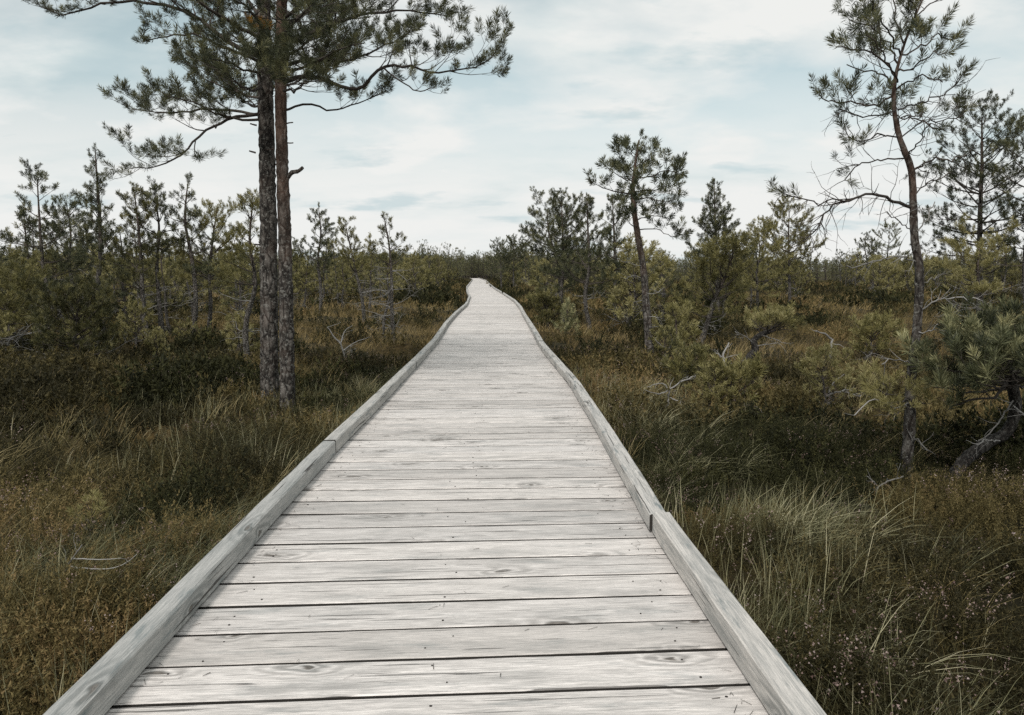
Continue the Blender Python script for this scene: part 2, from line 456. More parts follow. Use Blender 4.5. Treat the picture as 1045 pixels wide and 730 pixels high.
def boardwalk():
    rng = np.random.RandomState(3)
    root = bpy.data.objects.new('boardwalk', None); COL.objects.link(root)
    tag(root, 'boardwalk of pale weathered planks edged with low timbers, winding through the bog', 'boardwalk')
    PITCH_W = .2105
    # phase: a gap passes through photo point (158, 679)
    g0 = on_plane(158, 679, 0)
    g = G(); gr = []
    n_i = np.arange(-20, int((Y_END - 1.0) / PITCH_W))
    prof_y = None
    for n in n_i:
        yc = g0[1] + .045 + (n + .5) * PITCH_W
        if yc < -3.2 or yc > Y_END - 1: continue
        # local direction across the walk
        cdx = ((xl(yc + .6) + xr(yc + .6)) - (xl(yc - .6) + xr(yc - .6))) / 2 / 1.2
        L = xl(yc) + .015; Rr = xr(yc) - .015
        cxm = (L + Rr) / 2
        slope = -cdx * .8 + .035
        slope = np.clip(slope, -.35, .35) + rng.normal(0, .002)
        gap = .0170 + abs(rng.normal(0, .0022))
        hw = (PITCH_W - gap) / 2
        dz = rng.normal(0, .0008); tw = rng.normal(0, .0008)
        ns = 9 if yc < 12 else 3
        xs = np.linspace(L + rng.uniform(-.01, .012), Rr + rng.uniform(-.012, .01), ns)
        c = .0035
        pr = np.array([(-hw, -.042), (-hw, -c), (-hw + c, 0), (-hw * .4, .0008), (hw * .4, .0008), (hw - c, 0), (hw, -c), (hw, -.042)])
        K = len(pr)
        wob1 = rng.normal(0, .0013, ns); wob2 = rng.normal(0, .0013, ns)
        V = np.zeros((ns, K, 3)); gg = np.zeros((ns, K, 3))
        for k, (py, pz) in enumerate(pr):
            wv = wob1 if py < 0 else wob2
            V[:, k, 0] = xs; V[:, k, 1] = yc + py + (xs - cxm) * slope + wv * (abs(py) > hw * .9)
            V[:, k, 2] = pz + dz + tw * py / hw
            gg[:, k, 0] = xs; gg[:, k, 1] = py; gg[:, k, 2] = (n * .618) % 1 * 40
        if rng.rand() < .5: gg[:, :, 0] *= -1
        gg[:, :, 0] += rng.uniform(0, 9)
        i, k = np.meshgrid(np.arange(ns - 1), np.arange(K - 1), indexing='ij')
        a = i * K + k
        q = np.stack([a, a + K, a + K + 1, a + 1], -1).reshape(-1, 4)
        t = float(np.clip(rng.normal(.55, .38), 0, 1))
        edge = (k.ravel() == 0) | (k.ravel() == K - 2)
        g.add(V, q=q[~edge][:, ::-1], tint=t); gr.append(gg.reshape(-1, 3))
        g.q.append(q[edge][:, ::-1].astype(np.int32) + g.n - ns * K); g.qt.append(np.full(edge.sum(), .2, np.float32)); g.qm.append(np.full(edge.sum(), 2, np.int32))  # grimy plank sides, coloured dark to put the gap's shade on them
        # end caps
        for e in (0, ns - 1):
            g.add(V[e], t=[(0, j, j + 1) for j in range(1, K - 1)], tint=t); gr.append(gg[e])
        if yc < 14:
            for fx in (.10, .50, .90):
                for sy in ((-.5, .45) if fx in (.10, .50, .90) else ()):
                    nx = L + (Rr - L) * fx + rng.normal(0, .035); ny = yc + sy * hw + rng.normal(0, .014)
                    ny += (nx - cxm) * slope
                    rr = .0020 + rng.rand() * .0020
                    if rng.rand() < .3: continue
                    an = np.arange(8) * PI / 4
                    v = np.stack([nx + rr * np.cos(an) * 1.2, ny + rr * np.sin(an), np.full(8, dz + .0030)], -1)
                    v2 = v.copy(); v2[:, 2] = dz - .002
                    g.add(np.vstack([v, v2]), q=[(0, 1, 2, 3), (0, 3, 4, 7), (4, 5, 6, 7)] + [(j, j + 8, (j + 1) % 8 + 8, (j + 1) % 8) for j in range(8)], mat=1, tint=.5)
                    gr.append(np.zeros((16, 3)))
    me = g.mesh('deck', [M['plank'], M['nail'], M['joist_and_gap_shade']], smooth=False)
    grain_attr(me, np.concatenate(gr))
    link('deck', me, root)
    # bearers under the deck
    g = G()
    ys = np.arange(-3.2, Y_END - 1, .5)
    for fx in (.14, .5, .86):
        xs = xl(ys) * (1 - fx) + xr(ys) * fx
        ring = np.array([(-.05, -.048), (.05, -.048), (.05, -.17), (-.05, -.17)])
        V = np.stack([np.stack([xs + a, ys, np.full_like(ys, b)], -1) for a, b in ring], 1)
        ns = len(ys)
        i, k = np.meshgrid(np.arange(ns - 1), np.arange(4), indexing='ij')
        q = np.stack([i * 4 + k, (i + 1) * 4 + k, (i + 1) * 4 + (k + 1) % 4, i * 4 + (k + 1) % 4], -1).reshape(-1, 4)
        g.add(V, q=q)
    link('bearer', g.mesh('bearer', [M['joist_and_gap_shade']], smooth=False), root)
    # kerb timbers
    yL = on_plane(329.6, 449.4, ZT)[1]; yR = on_plane(680, 524.5, ZT)[1]; yR2 = on_plane(592, 388, ZT)[1]
    jl = [-3.4, yL - 4.5] + [yL + 4.5 * i for i in range(0, 30)]
    jr = [-3.4, yR - 4.3, yR, yR2] + [yR2 + 4.5 * i for i in range(1, 30)]
    for side, joints in ((-1, jl), (1, jr)):
        W = .088
        for bi in range(len(joints) - 1):
            e_ = .013 if joints[bi] < 14 else .003
            a, b = joints[bi] + .003, joints[bi + 1] - e_ * (1.6 if side < 0 else .7)
            b = min(b, Y_END - .5)
            if b - a < .5: continue
            n = max(6, int((b - a) / .18))
            ys = np.linspace(a, b, n)
            off = (.013 if (side == 1 and bi == 1) else rng.normal(0, .003))
            dz = (.010 if (side == 1 and bi == 1) else rng.normal(0, .002))
            xo = (xl(ys) if side < 0 else xr(ys)) + (off if side > 0 else -abs(off) * .3)
            wave = (fbm(ys * 2.1 + bi * 7, ys * 0 + side * 3 + 5, 2) - .5) * .008
            H0, H1 = .013, ZT + dz
            c = .006
            pr = np.array([(0, H0), (0, H1 - c), (c, H1), (W - c * 1.3, H1), (W, H1 - c * 1.3), (W, H0)])
            K = len(pr)
            V = np.zeros((n, K, 3)); gg = np.zeros((n, K, 3))
            per = 0
            for k, (px_, pz_) in enumerate(pr):
                if k: per += math.hypot(px_ - pr[k - 1][0], pz_ - pr[k - 1][1])
                V[:, k, 0] = xo - side * px_ + wave * (px_ > .05); V[:, k, 1] = ys
                V[:, k, 2] = pz_ + (vnoise(ys * 7 + k * 9, ys * 0 + bi) - .5) * .004 * (pz_ > .05)
                gg[:, k, 0] = ys * .8; gg[:, k, 1] = per; gg[:, k, 2] = bi * 3.7 + side * 11 + 30
            i, k = np.meshgrid(np.arange(n - 1), np.arange(K), indexing='ij')
            kn = (k + 1) % K
            q = np.stack([i * K + k, (i + 1) * K + k, (i + 1) * K + kn, i * K + kn], -1).reshape(-1, 4)
            if side > 0: q = q[:, ::-1]
            g = G()
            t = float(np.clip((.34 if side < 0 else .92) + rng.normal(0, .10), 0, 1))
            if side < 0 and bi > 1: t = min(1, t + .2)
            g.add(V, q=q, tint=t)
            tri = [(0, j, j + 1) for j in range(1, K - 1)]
            g.add(V[0], t=tri, tint=t, mat=1); g.add(V[-1], t=[x[::-1] for x in tri], tint=t, mat=1)  # weathered end grain, painted dark to stand in for shade in the joint
            me = g.mesh('kerb_timber', [M['beam'], M['joist_and_gap_shade']], smooth=False)
            grain_attr(me, np.concatenate([gg.reshape(-1, 3), gg[0], gg[-1]]))
            link('kerb_timber', me, root)


boardwalk()

# ------------------------------------------------------------------ tubes, shoots, growth
def norm(v): return v / (np.linalg.norm(v, axis=-1, keepdims=True) + 1e-9)


def tube(g, pts, rad, sides=5, tint=.5, mat=0, rough=0.0, rng=None, cap=True):
    pts = np.asarray(pts, float); n = len(pts)
    rad = np.broadcast_to(np.asarray(rad, float), (n,))
    tan = np.gradient(pts, axis=0); tan = norm(tan)
    ref = np.array([0, 0, 1.]) if abs(tan[:, 2]).mean() < .75 else np.array([0, 1., 0])
    u = norm(np.cross(tan, ref)); v = np.cross(tan, u)
    an = np.arange(sides) * 2 * PI / sides
    rr = rad[:, None] * np.ones((1, sides))
    if rough: rr = rr * (1 + rng.normal(0, rough, (n, sides)))
    V = pts[:, None, :] + rr[..., None] * (np.cos(an)[None, :, None] * u[:, None, :] + np.sin(an)[None, :, None] * v[:, None, :])
    i, k = np.meshgrid(np.arange(n - 1), np.arange(sides), indexing='ij')
    kn = (k + 1) % sides
    q = np.stack([i * sides + k, i * sides + kn, (i + 1) * sides + kn, (i + 1) * sides + k], -1).reshape(-1, 4)
    if np.ndim(tint) == 1: tint = np.repeat(np.asarray(tint)[:-1], sides)
    g.add(V, q=q, tint=tint, mat=mat)
    if cap and rad[-1] > .006:
        g.add(V[-1], t=[(0, j, j + 1) for j in range(1, sides - 1)], tint=float(np.ravel(tint)[-1]), mat=mat)


def spline(P, n):
    """smooth curve through control points"""
    P = np.asarray(P, float)
    if len(P) == 2: P = np.vstack([P[0], (P[0] + P[1]) / 2, P[1]])
    d = np.r_[0, np.cumsum(np.linalg.norm(np.diff(P, axis=0), axis=1))]; d /= d[-1]
    m = np.gradient(P, d, axis=0)
    t = np.linspace(0, 1, n); out = np.zeros((n, 3))
    for j, s in enumerate(t):
        i = min(np.searchsorted(d, s, side='right') - 1, len(P) - 2); i = max(i, 0)
        h = d[i + 1] - d[i]; x = (s - d[i]) / h
        out[j] = ((2 * x ** 3 - 3 * x ** 2 + 1) * P[i] + (x ** 3 - 2 * x ** 2 + x) * h * m[i] + (-2 * x ** 3 + 3 * x ** 2) * P[i + 1] + (x ** 3 - x ** 2) * h * m[i + 1])
    return out


def wander(a, d, L, n, rng, up=0.0, wig=.12):
    """a branch polyline from a along d, bending up by `up` towards its tip"""
    d = norm(d); pts = [np.array(a, float)]; st = L / (n - 1)
    for i in range(n - 1):
        d = norm(d + rng.normal(0, wig, 3) + np.array([0, 0, up]) / (n - 1))
        pts.append(pts[-1] + d * st)
    return np.array(pts)


def shoot_protos(K, n, nl, tw, wd, seed):
    """needle brushes along +Z"""
    rng = np.random.RandomState(seed); out = []
    for k in range(K):
        z = rng.rand(n) ** .8 * tw
        az = rng.rand(n) * 2 * PI
        f = z / tw
        th = R(62) - R(38) * f + rng.normal(0, R(9), n)
        L = nl * rng.uniform(.75, 1.15, n)
        d = np.stack([np.sin(th) * np.cos(az), np.sin(th) * np.sin(az), np.cos(th)], -1)
        b = np.stack([np.zeros(n), np.zeros(n), z], -1)
        s = norm(np.cross(d, rng.normal(size=(n, 3)))) * wd
        V = np.stack([b - s * .5, b + d * L[:, None] * .55 - s * .5 + 0, b + d * L[:, None], b + d * L[:, None] * .55 + s * .5, ], 1)
        out.append((V.reshape(-1, 3), np.arange(n * 4).reshape(-1, 4), rng.rand(n)))
    return out


SHOOT = {
    'near': shoot_protos(5, 60, .074, .075, .0058, 1),
    'hero': shoot_protos(5, 56, .066, .085, .0048, 2),
    'mid': shoot_protos(5, 30, .075, .10, .0085, 3),
    'far': shoot_protos(5, 17, .085, .11, .015, 4),
    'dist': shoot_protos(4, 9, .13, .18, .040, 5),
}


def frame(dirs, roll):
    z = norm(dirs)
    ref = np.where(np.abs(z[:, 2:3]) < .9, np.array([[0, 0, 1.]]), np.array([[1., 0, 0]]))
    x = norm(np.cross(ref, z)); y = np.cross(z, x)
    c = np.cos(roll)[:, None]; s = np.sin(roll)[:, None]
    return np.stack([x * c + y * s, -x * s + y * c, z], -1)       # columns


def add_shoots(g, sh, kind, rng, mat=0, tint_lo=.1, tint_hi=.9, scale=1.0):
    if not sh: return
    pos = np.array([s[0] for s in sh]); d = np.array([s[1] for s in sh]); sc = np.array([s[2] for s in sh]) * scale
    mats = np.array([s[3] if len(s) > 3 else mat for s in sh])
    Fm = frame(d, rng.rand(len(sh)) * 6.28)
    pr = SHOOT[kind]; which = rng.randint(0, len(pr), len(sh))
    tn = rng.uniform(tint_lo, tint_hi, len(sh))
    for k, (V, F, e) in enumerate(pr):
        for mm in np.unique(mats):
            ix = np.nonzero((which == k) & (mats == mm))[0]
            if not len(ix): continue
            W = np.einsum('mij,nj->mni', Fm[ix], V) * sc[ix, None, None] + pos[ix, None, :]
            FF = (F[None] + (np.arange(len(ix)) * len(V))[:, None, None]).reshape(-1, 4)
            T = np.clip(tn[ix, None] + (e[None] - .5) * .35, 0, 1).reshape(-1)
            g.add(W.reshape(-1, 3), q=FF, tint=T, mat=int(mm))


def grow(gw, sh, pts, r0, r1, lvl, rng, P, matw=1):
    """branch with side twigs; the last order carries needle shoots"""
    n = len(pts)
    tube(gw, pts, np.linspace(r0, r1, n), (6, 4, 3, 3)[min(lvl, 3)], tint=rng.uniform(.15, .8), mat=matw, cap=False)
    seg = np.linalg.norm(np.diff(pts, axis=0), axis=1); L = seg.sum(); cum = np.r_[0, np.cumsum(seg)] / max(L, 1e-6)
    def pt(s):
        return np.array([np.interp(s, cum, pts[:, i]) for i in range(3)])
    def tg(s):
        return norm(pt(min(1, s + .05)) - pt(max(0, s - .05)))
    last = lvl >= P['levels']
    if not last and L > P.get('minlen', .12):
        s = P['start'][lvl] + rng.uniform(0, .1); side = 1 if rng.rand() < .5 else -1
        while s < .97:
            t = tg(s); h = np.cross(t, [0, 0, 1.]);
            if np.linalg.norm(h) < .2: h = rng.normal(size=3)
            h = norm(h); a = R(P['ang'][lvl] + rng.normal(0, 12))
            d = t * math.cos(a) + h * side * math.sin(a) + np.array([0, 0, P['up'][lvl] + rng.normal(0, .22)]) + rng.normal(0, .12, 3)
            cl = L * P['lf'][lvl] * (1 - .55 * s) * rng.uniform(.6, 1.25) + .04
            cl = min(cl, P.get('maxl', [9, 9, 9])[lvl])
            ns = 6 if lvl == 0 else 4
            rr = max(r0 + (r1 - r0) * s, .002) * .55
            grow(gw, sh, wander(pt(s), d, cl, ns, rng, P.get('curl', .5)), max(rr, .0018), .0012, lvl + 1, rng, P, matw)
            s += P['sp'][lvl] / L * rng.uniform(.6, 1.4); side = -side
    # needles towards the tip
    bare = P.get('bare', 0)
    if rng.rand() < bare: return
    frm = P['sfrom'] if last else .80
    s = 1.0
    while s > frm:
        t = tg(min(s, .99))
        d = t * .8 + np.array([0, 0, P.get('sup', .45)]) + rng.normal(0, .38, 3)
        sh.append((pt(s), d, rng.uniform(.75, 1.2)))
        s -= P['ssp'] / max(L, .05) * rng.uniform(.7, 1.3)


def dead_twigs(g, pts, r0, rng, n, L, mat, droop=-.1, sub=2, tint=(.2, .8)):
    """bare forked twigs along a branch polyline"""
    for i in range(n):
        j = rng.randint(1, len(pts)); p = pts[j]
        t = norm(pts[j] - pts[j - 1])
        d = t * .7 + rng.normal(0, .6, 3) + np.array([0, 0, droop])
        q = wander(p, d, L * rng.uniform(.4, 1.2), 6, rng, droop * .5, .22)
        tube(g, q, np.linspace(r0, r0 * .35, 6), 3, tint=rng.uniform(*tint), mat=mat, cap=False)
        for k in range(rng.randint(0, sub + 1)):
            m = rng.randint(2, 6)
            q2 = wander(q[m], norm(q[m] - q[m - 1]) + rng.normal(0, .6, 3), L * .5 * rng.uniform(.4, 1), 4, rng, 0, .2)
            tube(g, q2, np.linspace(r0 * .55, r0 * .2, 4), 3, tint=rng.uniform(*tint), mat=mat, cap=False)


PROF = {
    'cone': lambda t: .12 + .95 * (1 - t) ** .85,
    'round': lambda t: .25 + .85 * math.sin(PI * min(1, .22 + .78 * t)) ** .8,
    'flat': lambda t: .45 + .65 * math.sin(PI * min(1, .12 + .80 * t)),
    'open': lambda t: .22 + .75 * (1 - t) ** .6,
    'spire': lambda t: .10 + .9 * (1 - t) ** 1.1,
}


def pine(seed, top, r, cb=.35, spread=1.0, prof='open', wsp=.28, nb=4, el=(0, 50), kind='mid', levels=1, sp=(.15, .1), lf=(.48, .5),
         ssp=.045, dead=4, deadlen=.5, bend=.05, base_w=None, bare=0.0, mat='needle_olive', sscale=1.0, up=.2, cut=None, skip=.12, sfrom=.18, trunk_pts=None, tint=(.1, .9), redtop=.8):
    """returns (trunk G, crown G) in local coordinates, base at the origin; top = (dx, dy, H)"""
    rng = np.random.RandomState(seed)
    top = np.array(top, float); H = top[2]
    n = max(8, int(H / .16))
    if trunk_pts is not None:
        tp = spline(trunk_pts, n)
    else:
        ctrl = [np.zeros(3)]
        for f in (.25, .5, .75): ctrl.append(top * f + np.r_[rng.normal(0, bend * H * .35, 2), 0])
        ctrl.append(top)
        tp = spline(ctrl, n)
    f = np.linspace(0, 1, n)
    rad = r * (1 - f) ** .75 + .006
    rad[0] *= 1.25
    gt = G(); gc = G(); sh = []
    tube(gt, np.vstack([tp[0] - [0, 0, .15], tp]), np.r_[rad[0] * 1.2, rad], 8, tint=np.r_[0, np.clip((f - .4) * 1.6, 0, 1) * redtop], mat=0, rough=.06, rng=rng)
    P = dict(levels=levels, sp=sp, start=(.25, .2, .2), ang=(52, 48, 45), lf=lf, up=(up, .25, .25), ssp=ssp, sfrom=sfrom, bare=bare, sup=.5)
    def tpt(s): return np.array([np.interp(s, f, tp[:, i]) for i in range(3)])
    s = cb
    az0 = rng.rand() * 6.28
    while s < .985:
        t = (s - cb) / (1 - cb)
        for k in range(nb if t < .85 else max(3, nb - 1)):
            if rng.rand() < skip: continue
            az = az0 + k * 2 * PI / nb + rng.normal(0, .3)
            L = spread * PROF[prof](t) * rng.uniform(.55, 1.12)
            e = R(el[0] + (el[1] - el[0]) * t + rng.normal(0, 9))
            d = np.array([math.cos(az) * math.cos(e), math.sin(az) * math.cos(e), math.sin(e)])
            p = tpt(s + rng.uniform(-.012, .012))
            b = wander(p, d, max(L, .10), 7, rng, .55, .10)
            rb = min(np.interp(s, f, rad) * .5, .006 + .012 * L)
            grow(gc, sh, b, rb, .0022, 0, rng, P)
        az0 += .9
        s += wsp / H * rng.uniform(.75, 1.25)
    # leader
    for k in range(4):
        sh.append((tp[-1] - [0, 0, .04 * k], np.array([rng.normal(0, .3), rng.normal(0, .3), 1.]), 1.0))
    # bare dead lower branches
    for k in range(dead):
        s = rng.uniform(.12, max(cb, .2)); az = rng.rand() * 6.28
        d = np.array([math.cos(az), math.sin(az), rng.uniform(-.3, .35)])
        b = wander(tpt(s), d, deadlen * rng.uniform(.4, 1.2), 7, rng, .1, .18)
        tube(gt, b, np.linspace(.006 + .004 * deadlen, .002, 7), 4, tint=rng.uniform(.2, .8), mat=1, cap=False)
        dead_twigs(gt, b, .003, rng, 5, deadlen * .4, 1, 0)
    add_shoots(gc, sh, kind, rng, 0, tint[0], tint[1], sscale)
    return gt, gc, [M['bark_small'], M['deadwood']], [M[mat], M['twig']]


def plant_tree(name, label, cat, loc, meshes, rotz=0.0, scale=1.0, group=None):
    root = bpy.data.objects.new(name, None); COL.objects.link(root)
    root.empty_display_size = .2
    root.location = loc; root.rotation_euler = (0, 0, rotz); root.scale = (scale,) * 3
    tag(root, label, cat, group)
    for nm, me in meshes: link(nm, me, root)
    return root


def meshes_of(res):
    gt, gc, mt, mc = res
    return [('trunk', gt.mesh('trunk', mt)), ('crown', gc.mesh('crown', mc, smooth=False))]


def dist_of(base_y, z=GZ):
    return on_plane(522, base_y, z)[1]


def spec_tree(name, label, bx, by, tx, ty, cat='tree', group=None, **kw):
    """tree standing where photo point (bx,by) is on the ground, its tip where (tx,ty) lies at the same distance"""
    D = dist_of(by)
    b = at(bx, by, D); b[2] = float(hgt(b[0], b[1]))
    t = at(tx, ty, D)
    top = t - b
    if 'r' not in kw: kw['r'] = .012 * top[2] + .015
    return plant_tree(name, label, cat, b, meshes_of(pine(top=top, **kw)), group=group)

# ------------------------------------------------------------------ the tall pines by the walk
def limb(root, base, rng, pts3, r0, P, kind, name='limb', mat='needle', sscale=1.0, tint=(.1, .85), dead=0, wood=None, dl=.3, cut=1.0):
    """one limb of a big pine: a part of its own, wood with the needles on its twigs as a sub-part"""
    gw = G(); sh = []
    pts = spline(pts3, max(8, 3 * len(pts3)))
    if cut < 1: pts = spline(pts[:max(3, int(round(len(pts) * cut)))], len(pts))
    pts[1:-1] += rng.normal(0, .008, pts[1:-1].shape)
    pts = pts - base
    grow(gw, sh, pts, r0, max(.004, r0 * .16), 0, rng, P)
    if dead: dead_twigs(gw, pts, .0032, rng, dead, dl, 1, -.15, 3)
    o = link(name, gw.mesh(name, [M['bark_small'], wood or M['twig']]), root)
    if sh:
        gf = G()
        add_shoots(gf, sh, kind, rng, 0, tint[0], tint[1], sscale)
        link('foliage', gf.mesh('foliage', [M[mat]], smooth=False), o)
    return o


def big_trunk(px_pts, D, radii, rng, z0=None, sides=18, red_from=None, dys=None):
    """trunk along photo points at distance D"""
    P3 = np.array([at(x, y, D + (dys[i] if dys else 0)) for i, (x, y) in enumerate(px_pts)])
    base = P3[0].copy(); base[2] = float(hgt(base[0], base[1])); P3[0] = base
    n = int(abs(P3[-1][2] - P3[0][2]) / .035) + 4
    line = spline(P3, n)
    f = np.linspace(0, 1, n)
    rr = np.interp(f, np.linspace(0, 1, len(radii)), radii)
    rr[:4] *= np.array([1.35, 1.2, 1.1, 1.04])
    return base, line, rr


def trunk_obj(root, base, line, rr, rng, red, sides=18, mat='bark'):
    g = G()
    n = len(line)
    z = np.linspace(0, 1, n)
    lo = line - base
    lo = np.vstack([lo[0] - [0, 0, .2], lo]); rr = np.r_[rr[0] * 1.1, rr]
    t = np.interp(np.linspace(0, 1, n + 1), [red[0], red[1]], [0, red[2]])
    tube(g, lo, rr, sides, tint=t, rough=.055, rng=rng)
    return link('trunk', g.mesh('trunk', [M[mat]]), root)


def bracket(root, p, d, L, r, rng, name='branch_stub'):
    g = G(); q = wander(p, d, L, 7, rng, .12, .08)
    tube(g, q, np.linspace(r, r * .72, 7), 8, tint=.3, rough=.08, rng=rng)
    return link(name, g.mesh(name, [M['bark_small']]), root)


HP = dict(levels=2, sp=(.140, .095), start=(.16, .22, .2), ang=(50, 46, 45), lf=(.40, .46), up=(.16, .22, .2), ssp=.048, sfrom=.44, sup=.55, maxl=[.55, .26, .2])


def left_pines():
    rng = np.random.RandomState(21)
    # --- tall pine with the grey trunk
    D = dist_of(418)
    base, line, rr = big_trunk([(275, 415), (274.5, 300), (272.5, 160), (270, 60), (268, -60), (262, -190)], D, [.100, .094, .086, .078, .056, .012], rng)
    A = bpy.data.objects.new('tall_pine', None); COL.objects.link(A); A.location = base
    tag(A, 'tall pine with straight grey flaky trunk, its long limbs reaching away from the boardwalk', 'tree')
    trunk_obj(A, base, line, rr, rng, (.62, .95, .8))
    def L(px, dd, r, P=HP, **kw):
        pts = [at(x, y, D + q) for (x, y), q in zip(px, dd)]
        limb(A, base, rng, pts, r, P, 'hero', **dict(dict(cut=.93, sscale=.9), **kw))
    L([(268, 116), (232, 122), (205, 138), (185, 158), (150, 172), (121, 172)], [0, -.1, -.25, -.35, -.4, -.5], .020)
    L([(268, 118), (225, 112), (170, 116), (140, 112), (119, 110)], [0, .1, .3, .45, .5], .018)
    L([(266, 122), (236, 120), (205, 108), (180, 100), (158, 96)], [0, -.25, -.5, -.7, -.8], .016)
    L([(266, 100), (235, 92), (205, 78), (188, 66)], [0, .3, .6, .7], .015)
    L([(262, 62), (238, 52), (195, 36), (165, 38), (136, 46)], [0, -.2, -.4, -.45, -.5], .018)
    L([(264, 58), (236, 44), (192, 14), (150, 2), (110, 3), (89, 9), (62, 15), (40, 6)], [0, .1, .3, .4, .45, .5, .5, .5], .030, cut=1.0)
    L([(266, 40), (230, 20), (180, -12), (120, -28)], [0, -.3, -.7, -1.0], .022)
    L([(268, 20), (225, -30), (170, -60), (110, -70)], [0, .5, 1.0, 1.3], .020)
    L([(268, 75), (245, 70), (218, 60), (200, 62)], [0, -.5, -1.0, -1.3], .016)
    L([(268, 90), (255, 92), (238, 82), (225, 70)], [0, -.7, -1.4, -1.9], .016)
    L([(268, 60), (250, 45), (235, 40), (225, 36)], [0, .7, 1.4, 1.9], .018)
    L([(268, 108), (258, 108), (246, 100), (240, 92)], [0, .6, 1.3, 1.8], .016)
    L([(268, 30), (255, 10), (240, 0), (228, -8)], [0, -.7, -1.5, -2.0], .018)
    L([(266, -20), (220, -60), (190, -90)], [0, -.2, -.4], .016)
    L([(266, -60), (240, -110), (215, -130)], [0, .4, .7], .014)
    L([(265, -90), (255, -140), (245, -170)], [0, -.4, -.8], .012)
    L([(264, -120), (280, -160), (300, -180)], [0, .3, .5], .012)
    L([(262, -180), (262, -200), (260, -215)], [0, 0, 0.05], .010)
    # a withered yellow tuft
    gy = G(); p0 = at(270, 28, D - .16) - base
    add_shoots(gy, [(p0 + rng.normal(0, .025, 3), rng.normal(0, .6, 3) + [0, -.4, .4], .8) for _ in range(9)], 'hero', rng)
    tag(link('withered_tuft', gy.mesh('withered_tuft', [M['needle_yellow']], smooth=False), A), 'withered orange needle tuft')
    gy = G(); p1 = at(255, 22, D - .35) - base
    add_shoots(gy, [(p1 + rng.normal(0, .02, 3), rng.normal(0, .6, 3) + [0, -.4, .4], .6) for _ in range(4)], 'hero', rng)
    tag(link('withered_tuft', gy.mesh('withered_tuft', [M['needle_yellow']], smooth=False), A), 'withered orange needle tuft')
    for (x, y, sx) in ((261, 156, -1), (262, 128, -1), (284, 215, 1), (266, 250, -1), (281, 168, 1)):
        p = at(x, y, D) - base
        bracket(A, p, np.array([sx, -.3, .1]), .07, .010, rng)
    # --- its neighbour with the reddish trunk
    D2 = dist_of(423)
    base2, line2, rr2 = big_trunk([(293.5, 420), (292.5, 340), (290.5, 240), (288, 165), (286.5, 90), (288, 0), (296, -90), (300, -170)], D2, [.082, .076, .070, .062, .058, .052, .038, .010], rng)
    B = bpy.data.objects.new('tall_pine', None); COL.objects.link(B); B.location = base2
    tag(B, 'tall pine with reddish upper trunk and broken stub, its limbs reaching over the boardwalk', 'tree')
    trunk_obj(B, base2, line2, rr2, rng, (.25, .55, .7))
    def L2(px, dd, r, P=HP, **kw):
        pts = [at(x, y, D2 + q) for (x, y), q in zip(px, dd)]
        limb(B, base2, rng, pts, r, P, 'hero', **dict(dict(cut=1.0, sscale=.95), **kw))
    Pl = dict(HP); Pl['start'] = (.42, .25, .2)
    L2([(286, 84), (318, 78), (345, 88), (362, 92), (391, 68), (437, 73), (470, 71), (490, 66), (502, 58)], [0, -.1, -.2, -.25, -.3, -.4, -.45, -.5, -.5], .026, Pl)
    L2([(391, 68), (410, 84), (424, 92), (446, 90)], [-.3, -.35, -.4, -.45], .010, dict(HP, start=(.3, .2, .2)))
    L2([(286, 114), (310, 107), (340, 111), (366, 106), (394, 92)], [0, .1, .2, .3, .35], .014, dict(Pl, sp=(.11, .09)))
    L2([(288, 66), (320, 60), (352, 62), (385, 50), (415, 36), (430, 28)], [0, .25, .5, .7, .9, 1.0], .022)
    L2([(288, 48), (325, 30), (370, 16), (415, 12), (454, 16)], [0, -.1, -.2, -.3, -.4], .024)
    L2([(288, 30), (320, 8), (370, -12), (420, -22), (452, -14)], [0, .3, .6, .8, .9], .022)
    L2([(288, 72), (312, 70), (335, 58), (350, 48), (372, 44)], [0, -.5, -.9, -1.2, -1.4], .018)
    L2([(288, 60), (305, 50), (322, 36), (338, 28)], [0, .8, 1.5, 2.0], .018)
    L2([(286, 88), (302, 84), (325, 72), (340, 70)], [0, .7, 1.3, 1.7], .016)
    L2([(287, 40), (300, 22), (312, 12), (322, 4)], [0, -.8, -1.5, -2.0], .018)
    L2([(288, 92), (300, 92), (312, 84), (330, 82)], [0, -.5, -1.0, -1.3], .014)
    L2([(288, 20), (340, -20), (400, -50), (440, -55)], [0, -.4, -.7, -.9], .020)
    L2([(289, 0), (260, -30), (225, -45)], [0, -.7, -1.2], .016)
    L2([(291, -30), (330, -70), (380, -90)], [0, .3, .5], .016)
    L2([(294, -60), (330, -110), (360, -125)], [0, -.4, -.7], .014)
    L2([(297, -100), (285, -150), (270, -170)], [0, .3, .6], .012)
    L2([(299, -140), (310, -180), (318, -200)], [0, -.1, -.3], .010)
    L2([(300, -170), (301, -190), (300, -205)], [0, 0, .05], .010)
    gs = G()
    q = spline(np.array([at(293, 182, D2), at(298, 176, D2 - .02), at(304, 175, D2 - .03), at(309, 171, D2 - .05)]) - base2, 9)
    tube(gs, q, np.linspace(.026, .017, 9), 9, tint=.2, rough=.07, rng=rng)
    tag(link('branch_stub', gs.mesh('branch_stub', [M['bark_small']]), B), 'thick broken branch stub')
    for (x, y, sx) in ((292, 126, 1), (292, 146, 1), (280, 152, -1), (298, 300, 1)):
        p = at(x, y, D2) - base2
        bracket(B, p, np.array([sx, -.3, -.1]), .08, .008, rng)


left_pines()


